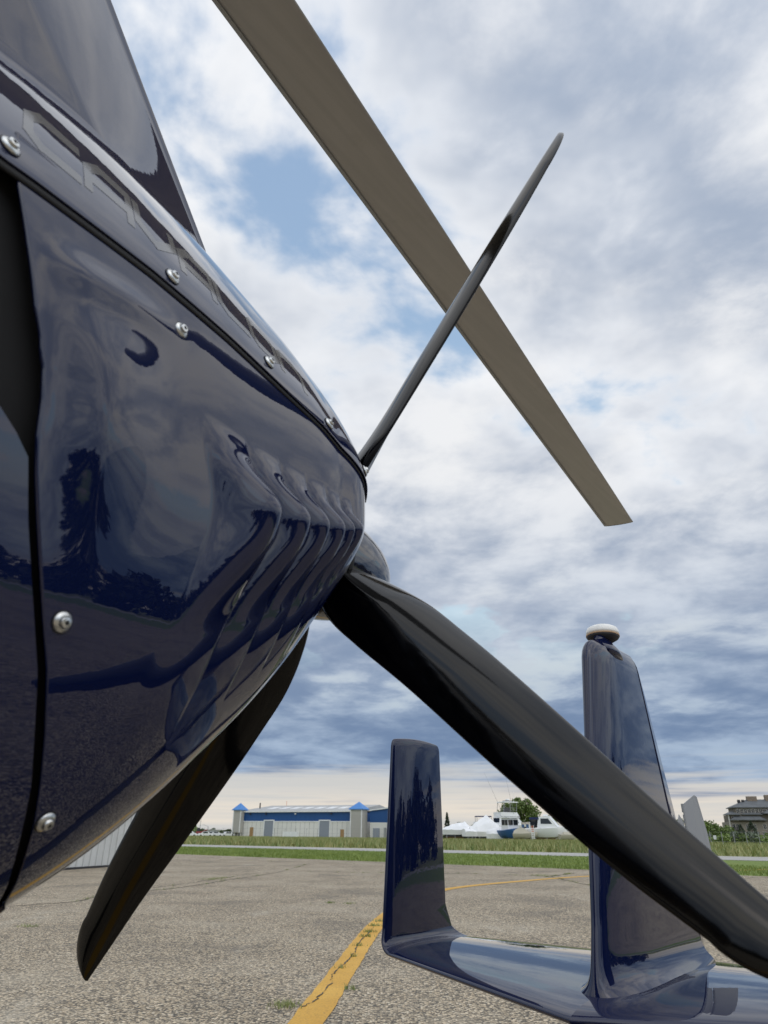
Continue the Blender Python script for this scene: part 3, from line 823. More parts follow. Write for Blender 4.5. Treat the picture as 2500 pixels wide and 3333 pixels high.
hb((-.3, -bk * .5, EV + .001), (hlen + .3, bk * .3, EV + .32)).build('eave_fascia', M['white'], hangar)
rf = MB(); R0, R1 = EV + .30, EV + 2.1
rf.add([(-.3, -bk * .5, R0), (hlen + .3, -bk * .5, R0), (hlen - 1.5, bk * DEP / 2, R1), (-.3, bk * DEP / 2, R1), (-.3, bk * DEP, R0), (hlen + .3, bk * DEP, R0)], [(0, 1, 2, 3), (3, 2, 5, 4), (0, 3, 4), (1, 5, 2)]); roof = rf.build('roof', M['hroof'], hangar)
for k in range(7):
    x = 6 + k * (hlen - 10) / 7; y0, y1 = bk * 4.5, bk * 8.5
    zz = lambda y: R0 + (R1 - R0) * (abs(y) + .5) / (DEP / 2 + .5) + .03
    MB().add([(x, y0, zz(y0)), (x + 2.2, y0, zz(y0)), (x + 2.2, y1, zz(y1)), (x, y1, zz(y1)), (x, y0, zz(y0) - .1), (x + 2.2, y0, zz(y0) - .1), (x + 2.2, y1, zz(y1) - .1), (x, y1, zz(y1) - .1)], [(0, 1, 2, 3), (0, 4, 5, 1), (1, 5, 6, 2), (2, 6, 7, 3), (3, 7, 4, 0)]).build('skylight', M['white'], roof)
# cladding seams: one strip per panel joint
sm0 = sm1 = None
for k in range(1, 26):
    x = k * hlen / 26
    for nm_, z0, z1, y_ in (('wall_seam', .05, BD - .13, 0.0), ('band_seam', BD + .11, EV, .02)):
        o_ = MB().box((-.035, min(-bk * .035, -bk * .001), z0), (.035, max(-bk * .035, -bk * .001), z1)).build(nm_, M['seam'] if nm_ == 'wall_seam' else M['hblue'], hangar); o_.location = (x, bk * y_, 0)
# two roller doors
for (xa, xb) in ((1040, 1108), (647, 712)):
    f0 = (1237 - xb) / (1237 - 508); f1 = (1237 - xa) / (1237 - 508)
    x0, x1 = 2.2 + f0 * (hlen - 4.4), 2.2 + f1 * (hlen - 4.4)
    d = hb((x0, -bk * .14, 0), (x1, -bk * .02, 4.15)).build('roller_door', M['door'], hangar)
    for k in range(9): hb((x0 + .05, -bk * .17, .35 + k * .42), (x1 - .05, -bk * .145, .40 + k * .42)).build('slat', M['door'], d)
    hb((x0 - .25, -bk * .22, 0), (x0, -bk * .03, 4.4)).build('door_frame', M['white'], hangar)
    hb((x1, -bk * .22, 0), (x1 + .25, -bk * .03, 4.4)).build('door_frame', M['white'], hangar)
    hb((x0, -bk * .22, 4.15), (x1, -bk * .03, 4.4)).build('door_frame', M['white'], hangar)
# wall lamps
for fx in (.5, .2, .76, .9):
    hb((hlen * fx, -bk * .35, EV - .55), (hlen * fx + .35, bk * .0, EV - .25)).build('wall_lamp', M['white'] if fx == .5 else M['dark'], hangar)
def tower(x0, x1, raised):
    base = 1.25 if raised else 0
    tw = hb((x0, -bk * 1.6, base), (x1, bk * (x1 - x0 - 1.6), EV + .5)).build('tower', M['htower'], hangar)
    for k in range(24): hb((x0 + .01, -bk * 1.63, base + .1 + k * .235), (x1 - .01, -bk * 1.605, base + .13 + k * .235)).build('siding_board', M['seam'], tw)
    hb((x0 - .06, -bk * 1.68, base), (x0 + .16, -bk * 1.58, EV + .5)).build('corner_trim', M['white'], tw)
    hb((x1 - .16, -bk * 1.68, base), (x1 + .06, -bk * 1.58, EV + .5)).build('corner_trim', M['white'], tw)
    cx, cy = (x0 + x1) / 2, -bk * 1.6 + bk * (x1 - x0) / 2; e = (x1 - x0) / 2 + .4; z = EV + .501
    MB().add([(cx - e, cy - e, z), (cx + e, cy - e, z), (cx + e, cy + e, z), (cx - e, cy + e, z), (cx - e, cy - e, z + .18), (cx + e, cy - e, z + .18), (cx + e, cy + e, z + .18), (cx - e, cy + e, z + .18), (cx, cy, z + 1.9)],
             [(3, 2, 1, 0), (0, 1, 5, 4), (1, 2, 6, 5), (2, 3, 7, 6), (3, 0, 4, 7), (4, 5, 8), (5, 6, 8), (6, 7, 8), (7, 4, 8)]).build('tower_roof', M['towerroof'], tw)
    if raised:
        for xx in (x0 + .2, (x0 + x1) / 2, x1 - .2): hb((xx - .12, -bk * 1.5, 0), (xx + .12, -bk * 1.2, base)).build('tower_post', M['dark'], tw)
        hb((x0 + .3, -bk * .8, 0), (x1 - .3, -bk * .4, base)).build('tower_base', M['hwall'], tw)
tower(-2.2, 1.0, False); tower(hlen - 1.3, hlen + 1.1, True)
# gable wing to the right of the corner
wg = -11.5
hb((wg, bk * 1.0, 0), (-3.3, bk * (DEP - 2), BD - .2)).build('wing_wall', M['hwall'], hangar)
MB().add([(wg, bk * 1.02, BD - .199), (-3.3, bk * 1.02, BD - .199), (-3.3, bk * 1.02, EV + .2), (wg, bk * 1.02, EV + 1.1), (wg, bk * (DEP - 2), BD - .199), (-3.3, bk * (DEP - 2), BD - .199), (-3.3, bk * (DEP - 2), EV + .2), (wg, bk * (DEP - 2), EV + 1.1)], [(0, 1, 2, 3), (4, 7, 6, 5), (0, 4, 5, 1), (1, 5, 6, 2), (2, 6, 7, 3), (3, 7, 4, 0)]).build('wing_gable', M['hblue'], hangar)
MB().add([(wg - .4, bk * .6, EV + 1.15), (-3.3, bk * .6, EV + .22), (-3.3, bk * .6, EV + .5), (wg - .4, bk * .6, EV + 1.45), (wg - .4, bk * DEP, EV + 1.15), (-3.3, bk * DEP, EV + .22), (-3.3, bk * DEP, EV + .5), (wg - .4, bk * DEP, EV + 1.45)], [(0, 1, 2, 3), (4, 7, 6, 5), (0, 4, 5, 1), (1, 5, 6, 2), (2, 6, 7, 3), (3, 7, 4, 0)]).build('wing_roof', M['white'], hangar)
dp = hb((wg - 6.0, -bk * .2, 0), (wg + 2.2, bk * 1.0, EV + .1)).build('sliding_door', M['htower'], hangar)
for k, z0 in enumerate((2.3, 4.4)):
    for (a, b) in (((wg - .2, z0), (wg + 1.9, z0 + .12)), ((wg - .2, z0 + 1.5), (wg + 1.9, z0 + 1.62)), ((wg - .2, z0 + .12), (wg - .08, z0 + 1.5)), ((wg + 1.78, z0 + .12), (wg + 1.9, z0 + 1.5))):
        hb((a[0], -bk * .26, a[1]), (b[0], -bk * .19, b[1])).build('door_panel_frame', M['white'], dp)
hb((-6.0, bk * .86, 0), (-4.2, bk * .99, 2.5)).build('side_door', M['door'], hangar)
hb((-8.2, -bk * .3, .4), (-7.7, bk * .2, 2.6)).build('downpipe', M['galv'], hangar)
MB().tube((-4.5, bk * 10, EV + 1.5), (-4.5, bk * 10, EV + 5.2), .05, n=5).build('antenna', M['galv'], hangar)
MB().tube((hlen - 2.2, bk * 6, EV + 1.), (hlen - 2.2, bk * 6, EV + 2.6), .18, n=8).build('vent_pipe', M['dark'], hangar)
MB().tube((hlen * .80, bk * 12, EV + 2), (hlen * .80, bk * 12, EV + 3.3), .05, n=5).build('warning_light_post', M['orange'], hangar)
# chain fence in front of the hangar
fn = empty('chain_fence', cR + hy * (-bk * 9.0), hang); tag(fn, 'wire fence on thin grey posts in front of the white hangar', 'fence')
pm = None
for k in range(24):
    x = -22 + k * (hlen + 36) / 23
    if pm is None: po = MB().tube((0, 0, -.3), (0, 0, 2.3), .045, n=6).build('post', M['galv'], fn); pm = po.data
    else: po = bpy.data.objects.new('post', pm); COL.objects.link(po); po.parent = fn
    po.location = (x, 0, 0)
for z in (2.25, 1.2): MB().tube((-22, 0, z), (hlen + 14, 0, z), .016, n=4).build('rail_wire', M['galv'], fn)
# yard clutter
for nm, px, wd, ht, m_, lab in (('wood_panel', 817, 1.0, 2.4, 'wood', 'upright raw wood panel near the left roller door'), ('wood_panel', 1113, 1.1, 2.1, 'wood', 'upright raw wood panel by the right roller door')):
    p = far(px, 2722, D0 - 6); p.z = zfar(p.x, p.y)
    e = empty(nm, p, hang); tag(e, lab, 'panel')
    for k in range(4): MB().box((-wd / 2 + k * wd / 4, -.05, 0), (-wd / 2 + (k + .92) * wd / 4, .05, ht)).build('plank', M[m_], e)
    MB().box((-wd / 2, .051, .5), (wd / 2, .1, .65)).build('batten', M[m_], e)
p = far(945, 2722, D0 - 5); p.z = zfar(p.x, p.y); e = empty('crate_stack', p, hang); tag(e, 'low white crates stacked against the hangar between the doors', 'crates')
for k in range(4): MB().box((-2 + k, -.5, 0), (-1.05 + k, .5, 1.5)).build('crate', M['white'], e)

# ------------------------------------------------------------------ trees
def leaves(centers, radii, n, size, flat=.8, seed=1, shell=.55):
    g = np.random.default_rng(seed); c = np.array(centers, float); r = np.array(radii, float)
    wts = (r[:, 0] * r[:, 1] * r[:, 2]) ** .66; idx = g.choice(len(c), n, p=wts / wts.sum())
    d = g.normal(size=(n, 3)); d /= np.linalg.norm(d, axis=1)[:, None]
    rr = (shell + (1 - shell) * g.random(n) ** .6) * (.86 + .22 * np.sin(d[:, 0] * 7 + d[:, 1] * 5 + d[:, 2] * 9 + idx))
    p = c[idx] + d * r[idx] * rr[:, None]
    a = g.normal(size=(n, 3)); a /= np.linalg.norm(a, axis=1)[:, None]; b = np.cross(a, g.normal(size=(n, 3))); b /= np.linalg.norm(b, axis=1)[:, None]
    s = size * (.6 + .8 * g.random(n))[:, None]
    V = np.stack([p - a * s * .5, p + b * s * .38, p + a * s * .5, p - b * s * .38], 1).reshape(-1, 3)
    F = np.arange(4 * n).reshape(-1, 4)
    return V, F
def fast_mesh(name, V, F, material, parent=None):
    me = bpy.data.meshes.new(name); n, k = F.shape
    me.vertices.add(len(V)); me.vertices.foreach_set('co', np.asarray(V, np.float32).ravel())
    me.loops.add(n * k); me.loops.foreach_set('vertex_index', F.astype(np.int32).ravel())
    me.polygons.add(n); me.polygons.foreach_set('loop_start', np.arange(0, n * k, k, dtype=np.int32))
    me.update(calc_edges=True); me.validate(); me.materials.append(material)
    o = bpy.data.objects.new(name, me); COL.objects.link(o); o.parent = parent
    return o
def broad_tree(name, loc, h, wd, leaf, label, cat='tree', seed=1, n=2600, trunk=.25, group=None, ls=.55, lobes=11):
    g = random.Random(seed); e = empty(name, loc); tag(e, label, cat, group)
    cs, rs = [], []
    for k in range(lobes):
        a = g.uniform(0, 6.28); q = g.random() ** .5 * wd * .34; z = h * (trunk + (1 - trunk) * g.uniform(.12, .86))
        shrink = 1 - .55 * abs((z / h - trunk) / (1 - trunk) - .45) * 1.5
        cs.append((q * math.cos(a) * max(.3, shrink) * 1.25, q * math.sin(a) * max(.3, shrink) * 1.25, z)); rr = wd * g.uniform(.15, .27) * max(.5, shrink); rs.append((rr, rr, rr * .8))
    V, F = leaves(cs, rs, n, ls, seed=seed); fast_mesh('crown', V, F, M[leaf], e)
    mb = MB(); mb.tube((0, 0, -.3), (0, 0, h * .45), wd * .04, wd * .022, 7)
    for c in cs[:6]: mb.tube((0, 0, h * g.uniform(.2, .42)), c, wd * .016, wd * .005, 5)
    mb.build('trunk', M['bark'], e); return e
def conifer(name, loc, h, wd, label, seed=1, n=2200, group=None, leaf='leaf_conifer'):
    g = np.random.default_rng(seed); e = empty(name, loc); tag(e, label, 'tree', group)
    z = g.random(n) ** 1.25; tier = .75 + .35 * np.abs(np.sin(z * 26)); rad = (1 - z) * wd / 2 * tier * (.35 + .65 * g.random(n) ** .5)
    a = g.random(n) * 6.283; p = np.stack([rad * np.cos(a), rad * np.sin(a), h * (.06 + .94 * z) - rad * .25], 1)
    d = np.stack([np.cos(a), np.sin(a), -.35 + 0 * a], 1); b = np.cross(d, g.normal(size=(n, 3))); b /= np.linalg.norm(b, axis=1)[:, None]; s = .035 * h * (.5 + g.random(n))[:, None]
    V = np.stack([p - d * s, p + b * s * .4, p + d * s, p - b * s * .4], 1).reshape(-1, 3)
    fast_mesh('crown', V, np.arange(4 * n).reshape(-1, 4), M[leaf], e)
    MB().tube((0, 0, -.3), (0, 0, h * .95), wd * .03, .02, 6).build('trunk', M['bark'], e); return e
def pl(px, py_base, D):
    p = far(px, py_base, D); p.z = zfar(p.x, p.y); return p
def hpx(px, py, D): return far(px, py, D).z
def tall(px, py, D): return hpx(px, py, D) - zfar(far(px, py, D).x, D)
# behind the boats
broad_tree('maple_tree', pl(1695, 2720, 235), tall(1690, 2592, 235), 11.5, 'leaf_mid', 'tall leafy tree rising behind the white flybridge yacht', seed=3, n=8000, ls=.55, lobes=22)
broad_tree('leafy_tree', pl(1735, 2720, 238), tall(1735, 2640, 238), 5.0, 'leaf_mid', 'shorter tree just right of the tall tree behind the yacht', seed=4, n=1500, ls=.5)
broad_tree('leafy_tree', pl(1790, 2720, 245), tall(1790, 2655, 245), 8.5, 'leaf_bright', 'bright green tree behind the blue gantry, under the black blade', seed=5, n=2200)
broad_tree('leafy_tree', pl(1505, 2722, 240), tall(1505, 2672, 240), 4.2, 'leaf_dark', 'small dark tree behind the leftmost wrapped boats', seed=6, n=1200)
broad_tree('leafy_tree', pl(1540, 2722, 245), tall(1540, 2684, 245), 3.0, 'leaf_mid', 'lowest green tree left of the peaked white boat cover', seed=16, n=800)
conifer('spruce_tree', pl(1457, 2722, 240), tall(1457, 2644, 240), 3.4, 'dark spruce peeping out right of the left tail fin', 2, 1600)
broad_tree('leafy_tree', pl(1625, 2722, 245), tall(1625, 2682, 245), 3.2, 'leaf_mid', 'small tree seen left of the flybridge yacht, behind the peaked cover', seed=17, n=800)
# far left, beyond the meadow
broad_tree('leafy_tree', pl(626, 2724, 250), tall(626, 2684, 250), 4.2, 'leaf_bright', 'light green tree at the far left beside the thin masts', seed=8, n=1500, ls=.5)
conifer('spruce_tree', pl(760, 2724, 222), tall(760, 2682, 222), 2.6, 'dark narrow tree against the hangar left tower', 5, 1100)
broad_tree('dark_bush', pl(735, 2724, 228), tall(735, 2697, 228), 4.2, 'leaf_dark', 'dark bush between the shelter roof and the left tower', 'bush', 9, 900, .08)
broad_tree('dark_bush', pl(690, 2724, 300), tall(690, 2696, 300), 5.0, 'leaf_dark', 'rounded dark bush rising behind the flat shelter roof', 'bush', 10, 900, .08)
broad_tree('dark_bush', pl(655, 2724, 320), tall(655, 2700, 320), 6.0, 'leaf_dark', 'dark bush behind the small red machine', 'bush', 21, 900, .05)
broad_tree('dark_bush', pl(603, 2724, 260), tall(603, 2704, 260), 3.5, 'leaf_dark', 'leftmost dark bush, beside the black blade edge', 'bush', 22, 700, .05)
# right side
broad_tree('leafy_tree', pl(2252, 2738, 128), tall(2252, 2664, 128), 6.0, 'leaf_mid', 'dark green tree touching the grey trim tab', seed=11, n=2000, ls=.4, trunk=.05)
broad_tree('leafy_tree', pl(2325, 2744, 120), tall(2325, 2668, 120), 7.2, 'leaf_mid', 'broad round green tree left of the grey hotel', seed=12, n=3600, ls=.34, trunk=.03, lobes=16)
broad_tree('leafy_tree', pl(2275, 2744, 118), tall(2275, 2676, 118), 5.0, 'leaf_bright', 'lighter green tree squeezed between two darker trees beside the trim tab', seed=13, n=1600, ls=.36, trunk=.03)
for k, (px, py, wd) in enumerate(((2377, 2695, 3.6), (2420, 2682, 4.0), (2456, 2672, 4.6))):
    conifer('spruce_tree', pl(px, 2742, 150), tall(px, py, 150), wd, ('left of the three dark spruces before the grey hotel', 'middle of the three dark spruces before the grey hotel', 'right and tallest of the three dark spruces before the hotel')[k], 30 + k, 2400, 'spruces before the hotel')
for k, (px, py, wd, lf_, lab) in enumerate(((2385, 2722, 5.0, 'leaf_silver', 'silvery shrub at the foot of the left spruce'), (2440, 2716, 5.0, 'leaf_silver', 'larger silvery shrub below the middle and right spruces'), (2345, 2738, 4.0, 'leaf_bright', 'low green shrub under the broad round tree'), (2480, 2742, 5.2, 'leaf_bright', 'low bright shrub at the right edge of the picture'), (2310, 2745, 3.4, 'leaf_silver', 'small pale shrub beside the wire fence and blade'), (2410, 2741, 4.4, 'leaf_mid', 'low green shrub between the silvery shrubs and the dry grass'))):
    broad_tree('shrub', pl(px, 2752, 100), max(1.2, tall(px, py, 100)), wd, lf_, lab, 'shrub', 40 + k, 1500, .02, None, .26, 9)

# ------------------------------------------------------------------ hotel at right
HD = 290.0
hp = pl(2478, 2745, HD); hotel = empty('hotel', hp, R(-16)); tag(hotel, 'grey many-gabled hotel with square brick chimneys at the right edge', 'building')
pxm = HD / 2703 * 1.12
def hbx(a, b, nm, m_, parent=None, tp=0): return MB().box(a, b, tp).build(nm, M[m_], parent or hotel)
hbx((-10.5, -2, 0), (14, 14, 6.2), 'lower_wall', 'stucco2')
hbx((-9.6, -1.6, 6.21), (14, 13, 8.7), 'upper_wall', 'stucco')
hbx((-7.5, -.8, 8.7), (14, 12, 11.4), 'top_wall', 'stucco')
def hip(x0, x1, y0, y1, z, hgt, ov=.7, nm='roof'):
    a = ov; ym = (y0 + y1) / 2; ins = min((y1 - y0) / 2, (x1 - x0) / 2.4)
    vs_ = [(x0 - a, y0 - a, z), (x1 + a, y0 - a, z), (x1 + a, y1 + a, z), (x0 - a, y1 + a, z), (x0 + ins, ym, z + hgt), (x1 - ins, ym, z + hgt), (x0 - a, y0 - a, z - .25), (x1 + a, y0 - a, z - .25), (x1 + a, y1 + a, z - .25), (x0 - a, y1 + a, z - .25)]
    return MB().add(vs_, [(0, 1, 5, 4), (1, 2, 5), (2, 3, 4, 5), (3, 0, 4), (6, 9, 8, 7), (0, 6, 7, 1), (1, 7, 8, 2), (2, 8, 9, 3), (3, 9, 6, 0)]).build(nm, M['slate'], hotel)
hip(-7.5, 14, -.8, 12, 11.5, 3.0)
hip(-10.4, -6.5, -2.2, 3, 8.9, 1.1); hip(-9.0, 2.2, -3.2, -.9, 7.0, 1.2); hip(3.0, 14, -3.4, 3, 9.3, 2.2); hip(-4.5, 1.5, -1.8, 3, 9.0, .9)
for (x, w_) in ((-1.0, 3.4), (5.6, 3.6)):
    c_ = hbx((x, 4, 11.5), (x + w_, 6.4, 15.6 + (.5 if x > 0 else 0)), 'chimney', 'brick', tp=-.08)
for x in (-4.4, -2.9): MB().lathe([(.5, 0), (.62, .25), (.62, 1.0), (.45, 1.25)], (x, 3.5, 13.1), 10).build('roof_vent', M['dark'], hotel)
hbx((-10.3, -2.35, .0), (-9.9, -2.05, 8.8), 'corner_board', 'trim')
wn = 0
for (z0, hgt, xs_, yf) in ((9.1, 1.7, np.arange(-6.6, 6.5, 1.35), -.8), (3.7, 1.7, [-9.3, -7.9, -4.4, -3.1, -1.8, 1.6, 3.8, 5.0, 6.2, 8.6], -2.0), (1.0, 1.7, [-9.3, -7.9, -4.2, -2.6, 1.0, 4.2, 6.0, 8.6], -2.0), (6.6, 1.5, [-8.9, -7.6, 4.6, 6.2], -1.6)):
    for x in xs_:
        wdw = MB().box((x, yf - .06, z0), (x + .95, yf - .005, z0 + hgt)).build('window', M['glass'], hotel)
        fb = MB(); fb.box((x - .09, yf - .10, z0 - .09), (x, yf - .004, z0 + hgt + .09)); fb.box((x + .95, yf - .10, z0 - .09), (x + 1.04, yf - .004, z0 + hgt + .09)); fb.box((x, yf - .10, z0 - .09), (x + .95, yf - .004, z0)); fb.box((x, yf - .10, z0 + hgt), (x + .95, yf - .004, z0 + hgt + .09)); fb.box((x + .44, yf - .09, z0), (x + .51, yf - .062, z0 + hgt)); fb.build('frame', M['trim'], wdw)
for (x0, x1, z0) in ((-9.6, -6.9, 3.2), (3.4, 7.4, 3.2)):
    b_ = MB().box((x0, -3.4, z0), (x1, -2.01, z0 + .2)).build('balcony', M['dark'], hotel)
    fb = MB(); fb.box((x0, -3.4, z0 + 1.05), (x1, -3.32, z0 + 1.13))
    for k in range(14): fb.box((x0 + k * (x1 - x0) / 13.5, -3.39, z0 + .2), (x0 + k * (x1 - x0) / 13.5 + .05, -3.34, z0 + 1.05))
    fb.build('railing', M['dark'], b_)
# wire fence before the shrubs
f2a = pl(2280, 2750, 92); f2b = pl(2520, 2756, 84); d2 = f2b - f2a; fn2 = empty('wire_fence', f2a, math.atan2(d2.y, d2.x)); tag(fn2, 'grey wire fence in front of the shrubs at right', 'fence')
pm = None
for k in range(7):
    if pm is None: po = MB().tube((0, 0, -.2), (0, 0, 1.55), .04, n=6).build('post', M['galv'], fn2); pm = po.data
    else: po = bpy.data.objects.new('post', pm); COL.objects.link(po); po.parent = fn2
    po.location = (k * d2.length / 6, 0, 0)
for z in (1.5, 1.0, .5): MB().tube((0, 0, z), (d2.length, 0, z), .012, n=4).build('rail_wire', M['galv'], fn2)
MB().box((2.0, -.06, .7), (2.35, -.03, 1.15)).build('notice_plate', M['white'], fn2)

# ------------------------------------------------------------------ boats
def boat_root(name, px, D, rz, label, cat='boat'):
    e = empty(name, pl(px, 2728, D), rz); tag(e, label, cat); e.scale = (1.16,) * 3; return e
def loft(stations, closed=False):
    n = len(stations[0]); V = [p for s in stations for p in s]; F = gridfaces(len(stations), n, closed); return V, F
def hull(parent, Ln, beam, z0, z1, material, name='hull', sheer=.5):
    st = []
    for i in range(15):
        f = i / 14; x = -Ln / 2 + Ln * f; b = beam / 2 * (1 - max(0, (f - .45) / .55) ** 2.2) * (.92 + .08 * min(1, f * 4)); k = z0 + (z1 - z0) * .75 * max(0, (f - .6) / .4) ** 2; d = z1 + sheer * max(0, f - .3) ** 1.5
        st.append([(x, 0, k), (x, b * .55, k + (d - k) * .14), (x, b * .9, k + (d - k) * .55), (x, b, d), (x, b * .96, d + .06), (x, 0, d + .1), (x, -b * .96, d + .06), (x, -b, d), (x, -b * .9, k + (d - k) * .55), (x, -b * .55, k + (d - k) * .14)])
    V, F = loft(st, True); F += [tuple(range(9, -1, -1)), tuple(range(14 * 10, 15 * 10))]
    return mesh(name, V, F, material, parent, True, 35)
def stands(parent, Ln, bm, z):
    for x in (-Ln * .3, 0, Ln * .25):
        for y in (-bm, bm):
            MB().tube((x, y, 0), (x, y * .75, z), .06, n=6).build('stand_leg', M['galv'], parent)
    MB().box((-Ln * .36, -.2, 0), (Ln * .3, .2, z * .8)).build('keel_block', M['wood'], parent)
def wrapped(name, px, D, rz, Ln, beam, zb, prof, label, skirt=True):
    e = boat_root(name, px, D, rz, label); st = []; g = random.Random(int(px))
    m = len(prof)
    for i in range(m * 2 - 1):
        f = i / (2 * m - 2); x = -Ln / 2 + Ln * f; k = i / 2; i0 = int(k); zz_ = prof[i0] if i % 2 == 0 else (prof[i0] + prof[min(i0 + 1, m - 1)]) / 2 - .10
        b = beam / 2 * (1 - .75 * max(0, (f - .55) / .45) ** 2); d = zb + .9
        j = lambda: g.uniform(-.07, .07)
        st.append([(x + j(), b * .78, zb), (x, b + j(), d + j()), (x + j(), b * .62, d + (zz_ - d) * .55 + j()), (x + j(), .03, zz_ + j() * .5), (x + j(), -b * .62, d + (zz_ - d) * .55 + j()), (x, -b - j(), d + j()), (x + j(), -b * .78, zb)])
    V, F = loft(st); n = 7; F += [tuple(range(n - 1, -1, -1)), tuple(range((2 * m - 2) * n, (2 * m - 1) * n))]
    mesh('cover', V, F, M['wrap'], e, True, 12)
    MB().box((-Ln * .42, -beam * .33, zb - .35), (Ln * .3, beam * .33, zb - .002)).build('hull_bottom', M['dark'], e)
    stands(e, Ln, beam * .42, zb); return e
wrapped('wrapped_boat', 1483, 176, R(170), 6.6, 2.8, 1.0, [2.3, 3.4, 3.2, 2.9, 2.4, 1.9], 'white shrink-wrapped boat nearest the left tail fin')
wrapped('wrapped_boat', 1532, 172, R(20), 3.0, 2.0, .7, [2.1, 2.2, 2.0, 1.7], 'smallest white wrapped boat, just left of the peaked one')
wrapped('wrapped_boat', 1577, 174, R(200), 6.4, 2.9, .7, [3.0, 3.7, 4.7, 3.9, 3.2, 2.5], 'white wrapped boat with the tall peaked cover')
wrapped('wrapped_boat', 1620, 168, R(160), 4.2, 2.3, .3, [2.0, 2.5, 2.3, 1.9], 'white wrapped boat between the peaked one and the blue hull')
# boat with dark bimini behind the peaked cover
e = boat_root('motor_boat', 1572, 190, R(185), 'boat with dark canvas top hidden behind the peaked white cover')
hull(e, 7.5, 2.6, .8, 2.3, M['hull']); stands(e, 7, 1.0, .9)
MB().box((-2.0, -1.0, 4.6), (1.4, 1.0, 4.8), .06).build('canvas_top', M['bluecanvas'], e)
for x in (-1.9, 1.3):
    for y in (-.95, .95): MB().tube((x, y, 2.4), (x, y, 4.6), .05, n=6).build('canvas_frame', M['galv'], e)
MB().box((-1.5, -.9, 2.4), (2.0, .9, 3.6), .25).build('cabin', M['hull'], e)
# flybridge yacht
e = boat_root('flybridge_yacht', 1668, 180, R(22), 'large white yacht with tall flybridge in front of the big tree')
hull(e, 10.5, 3.6, .9, 2.8, M['hull'], sheer=.9); stands(e, 10, 1.4, 1.2)
MB().add([(-3.6, -1.5, 2.85), (2.4, -1.45, 2.85), (2.4, 1.45, 2.85), (-3.6, 1.5, 2.85), (-3.4, -1.35, 4.5), (.6, -1.3, 4.5), (.6, 1.3, 4.5), (-3.4, 1.35, 4.5)], [(0, 3, 2, 1), (4, 5, 6, 7), (0, 1, 5, 4), (1, 2, 6, 5), (2, 3, 7, 6), (3, 0, 4, 7)]).build('cabin', M['hull'], e)
for sy in (-1, 1):
    MB().add([(-2.6, sy * 1.50, 3.3), (.9, sy * 1.475, 3.3), (.1, sy * 1.42, 4.2), (-2.6, sy * 1.43, 4.2)], [(0, 1, 2, 3)]).build('cabin_window', M['glass'], e)
MB().box((-3.45, -1.1, 3.2), (-3.42 - .12, 1.1, 4.2)).build('aft_window', M['glass'], e)
fb_ = MB().add([(-3.2, -1.5, 4.52), (1.2, -1.4, 4.52), (1.2, 1.4, 4.52), (-3.2, 1.5, 4.52), (-3.3, -1.5, 5.3), (.7, -1.3, 5.3), (.7, 1.3, 5.3), (-3.3, 1.5, 5.3)], [(0, 3, 2, 1), (4, 5, 6, 7), (0, 1, 5, 4), (1, 2, 6, 5), (2, 3, 7, 6), (3, 0, 4, 7)]).build('flybridge', M['hull'], e)
MB().box((-2.4, -1.5, 7.15), (1.0, 1.5, 7.32), .05).build('hardtop', M['hull'], e)
for x in (-2.2, -.7, .8):
    for y in (-1.35, 1.35): MB().tube((x - .3, y, 5.3), (x, y, 7.15), .05, n=6).build('hardtop_post', M['galv'], e)
for z in (5.7, 6.1): MB().tube((-3.2, -1.45, z), (.7, -1.3, z), .03, n=5).build('rail', M['galv'], e)
MB().box((-1.4, -.7, 5.3), (-.4, .7, 6.2), .08).build('helm_seat', M['dark'], e)
MB().lathe([(.1, 0), (.45, .05), (.45, .25), (.1, .35)], (-.6, 0, 7.55), 14).build('radar', M['hull'], e, True)
MB().box((-1.5, -.5, 7.32), (.2, .5, 7.55)).build('radar_arch', M['galv'], e)
MB().tube((-1.0, 1.5, 5.0), (-4.0, 3.2, 13.2), .035, .015, 5).build('outrigger', M['galv'], e)
MB().tube((-.2, -1.5, 5.0), (-1.6, -1.2, 13.2), .035, .015, 5).build('outrigger', M['galv'], e)
MB().tube((.9, 0, 7.3), (.9, 0, 9.6), .03, .02, 5).build('antenna', M['hull'], e)
# blue-hulled work boat
e = boat_root('blue_boat', 1668, 164, R(-68), 'white cabin boat with bright blue hull before the yacht')
hull(e, 6.4, 3.0, .3, 1.75, M['bluehull'], sheer=.8); stands(e, 6, 1.1, .5)
cb = MB().box((-1.9, -1.15, 1.86), (.6, 1.15, 3.9), .08).build('cabin', M['hull'], e)
MB().box((-2.2, -1.35, 3.91), (.9, 1.35, 4.05)).build('cabin_roof', M['hull'], e)
for (x0, x1) in ((-1.6, -.6), (-.4, .45)):
    for sy in (-1, 1): MB().box((x0, sy * 1.16 - .02, 2.7), (x1, sy * 1.16 + .02, 3.6)).build('window', M['glass'], e)
for sy in (-.55, .55): MB().box((.56, sy - .45, 2.7), (.66, sy + .45, 3.6)).build('window', M['glass'], e)
for k in range(7): MB().tube((.9 + k * .34, -1.2 + k * .16, 1.9 + k * .05), (.9 + k * .34, -1.2 + k * .16, 2.5 + k * .05), .02, n=4).build('rail_post', M['hull'], e)
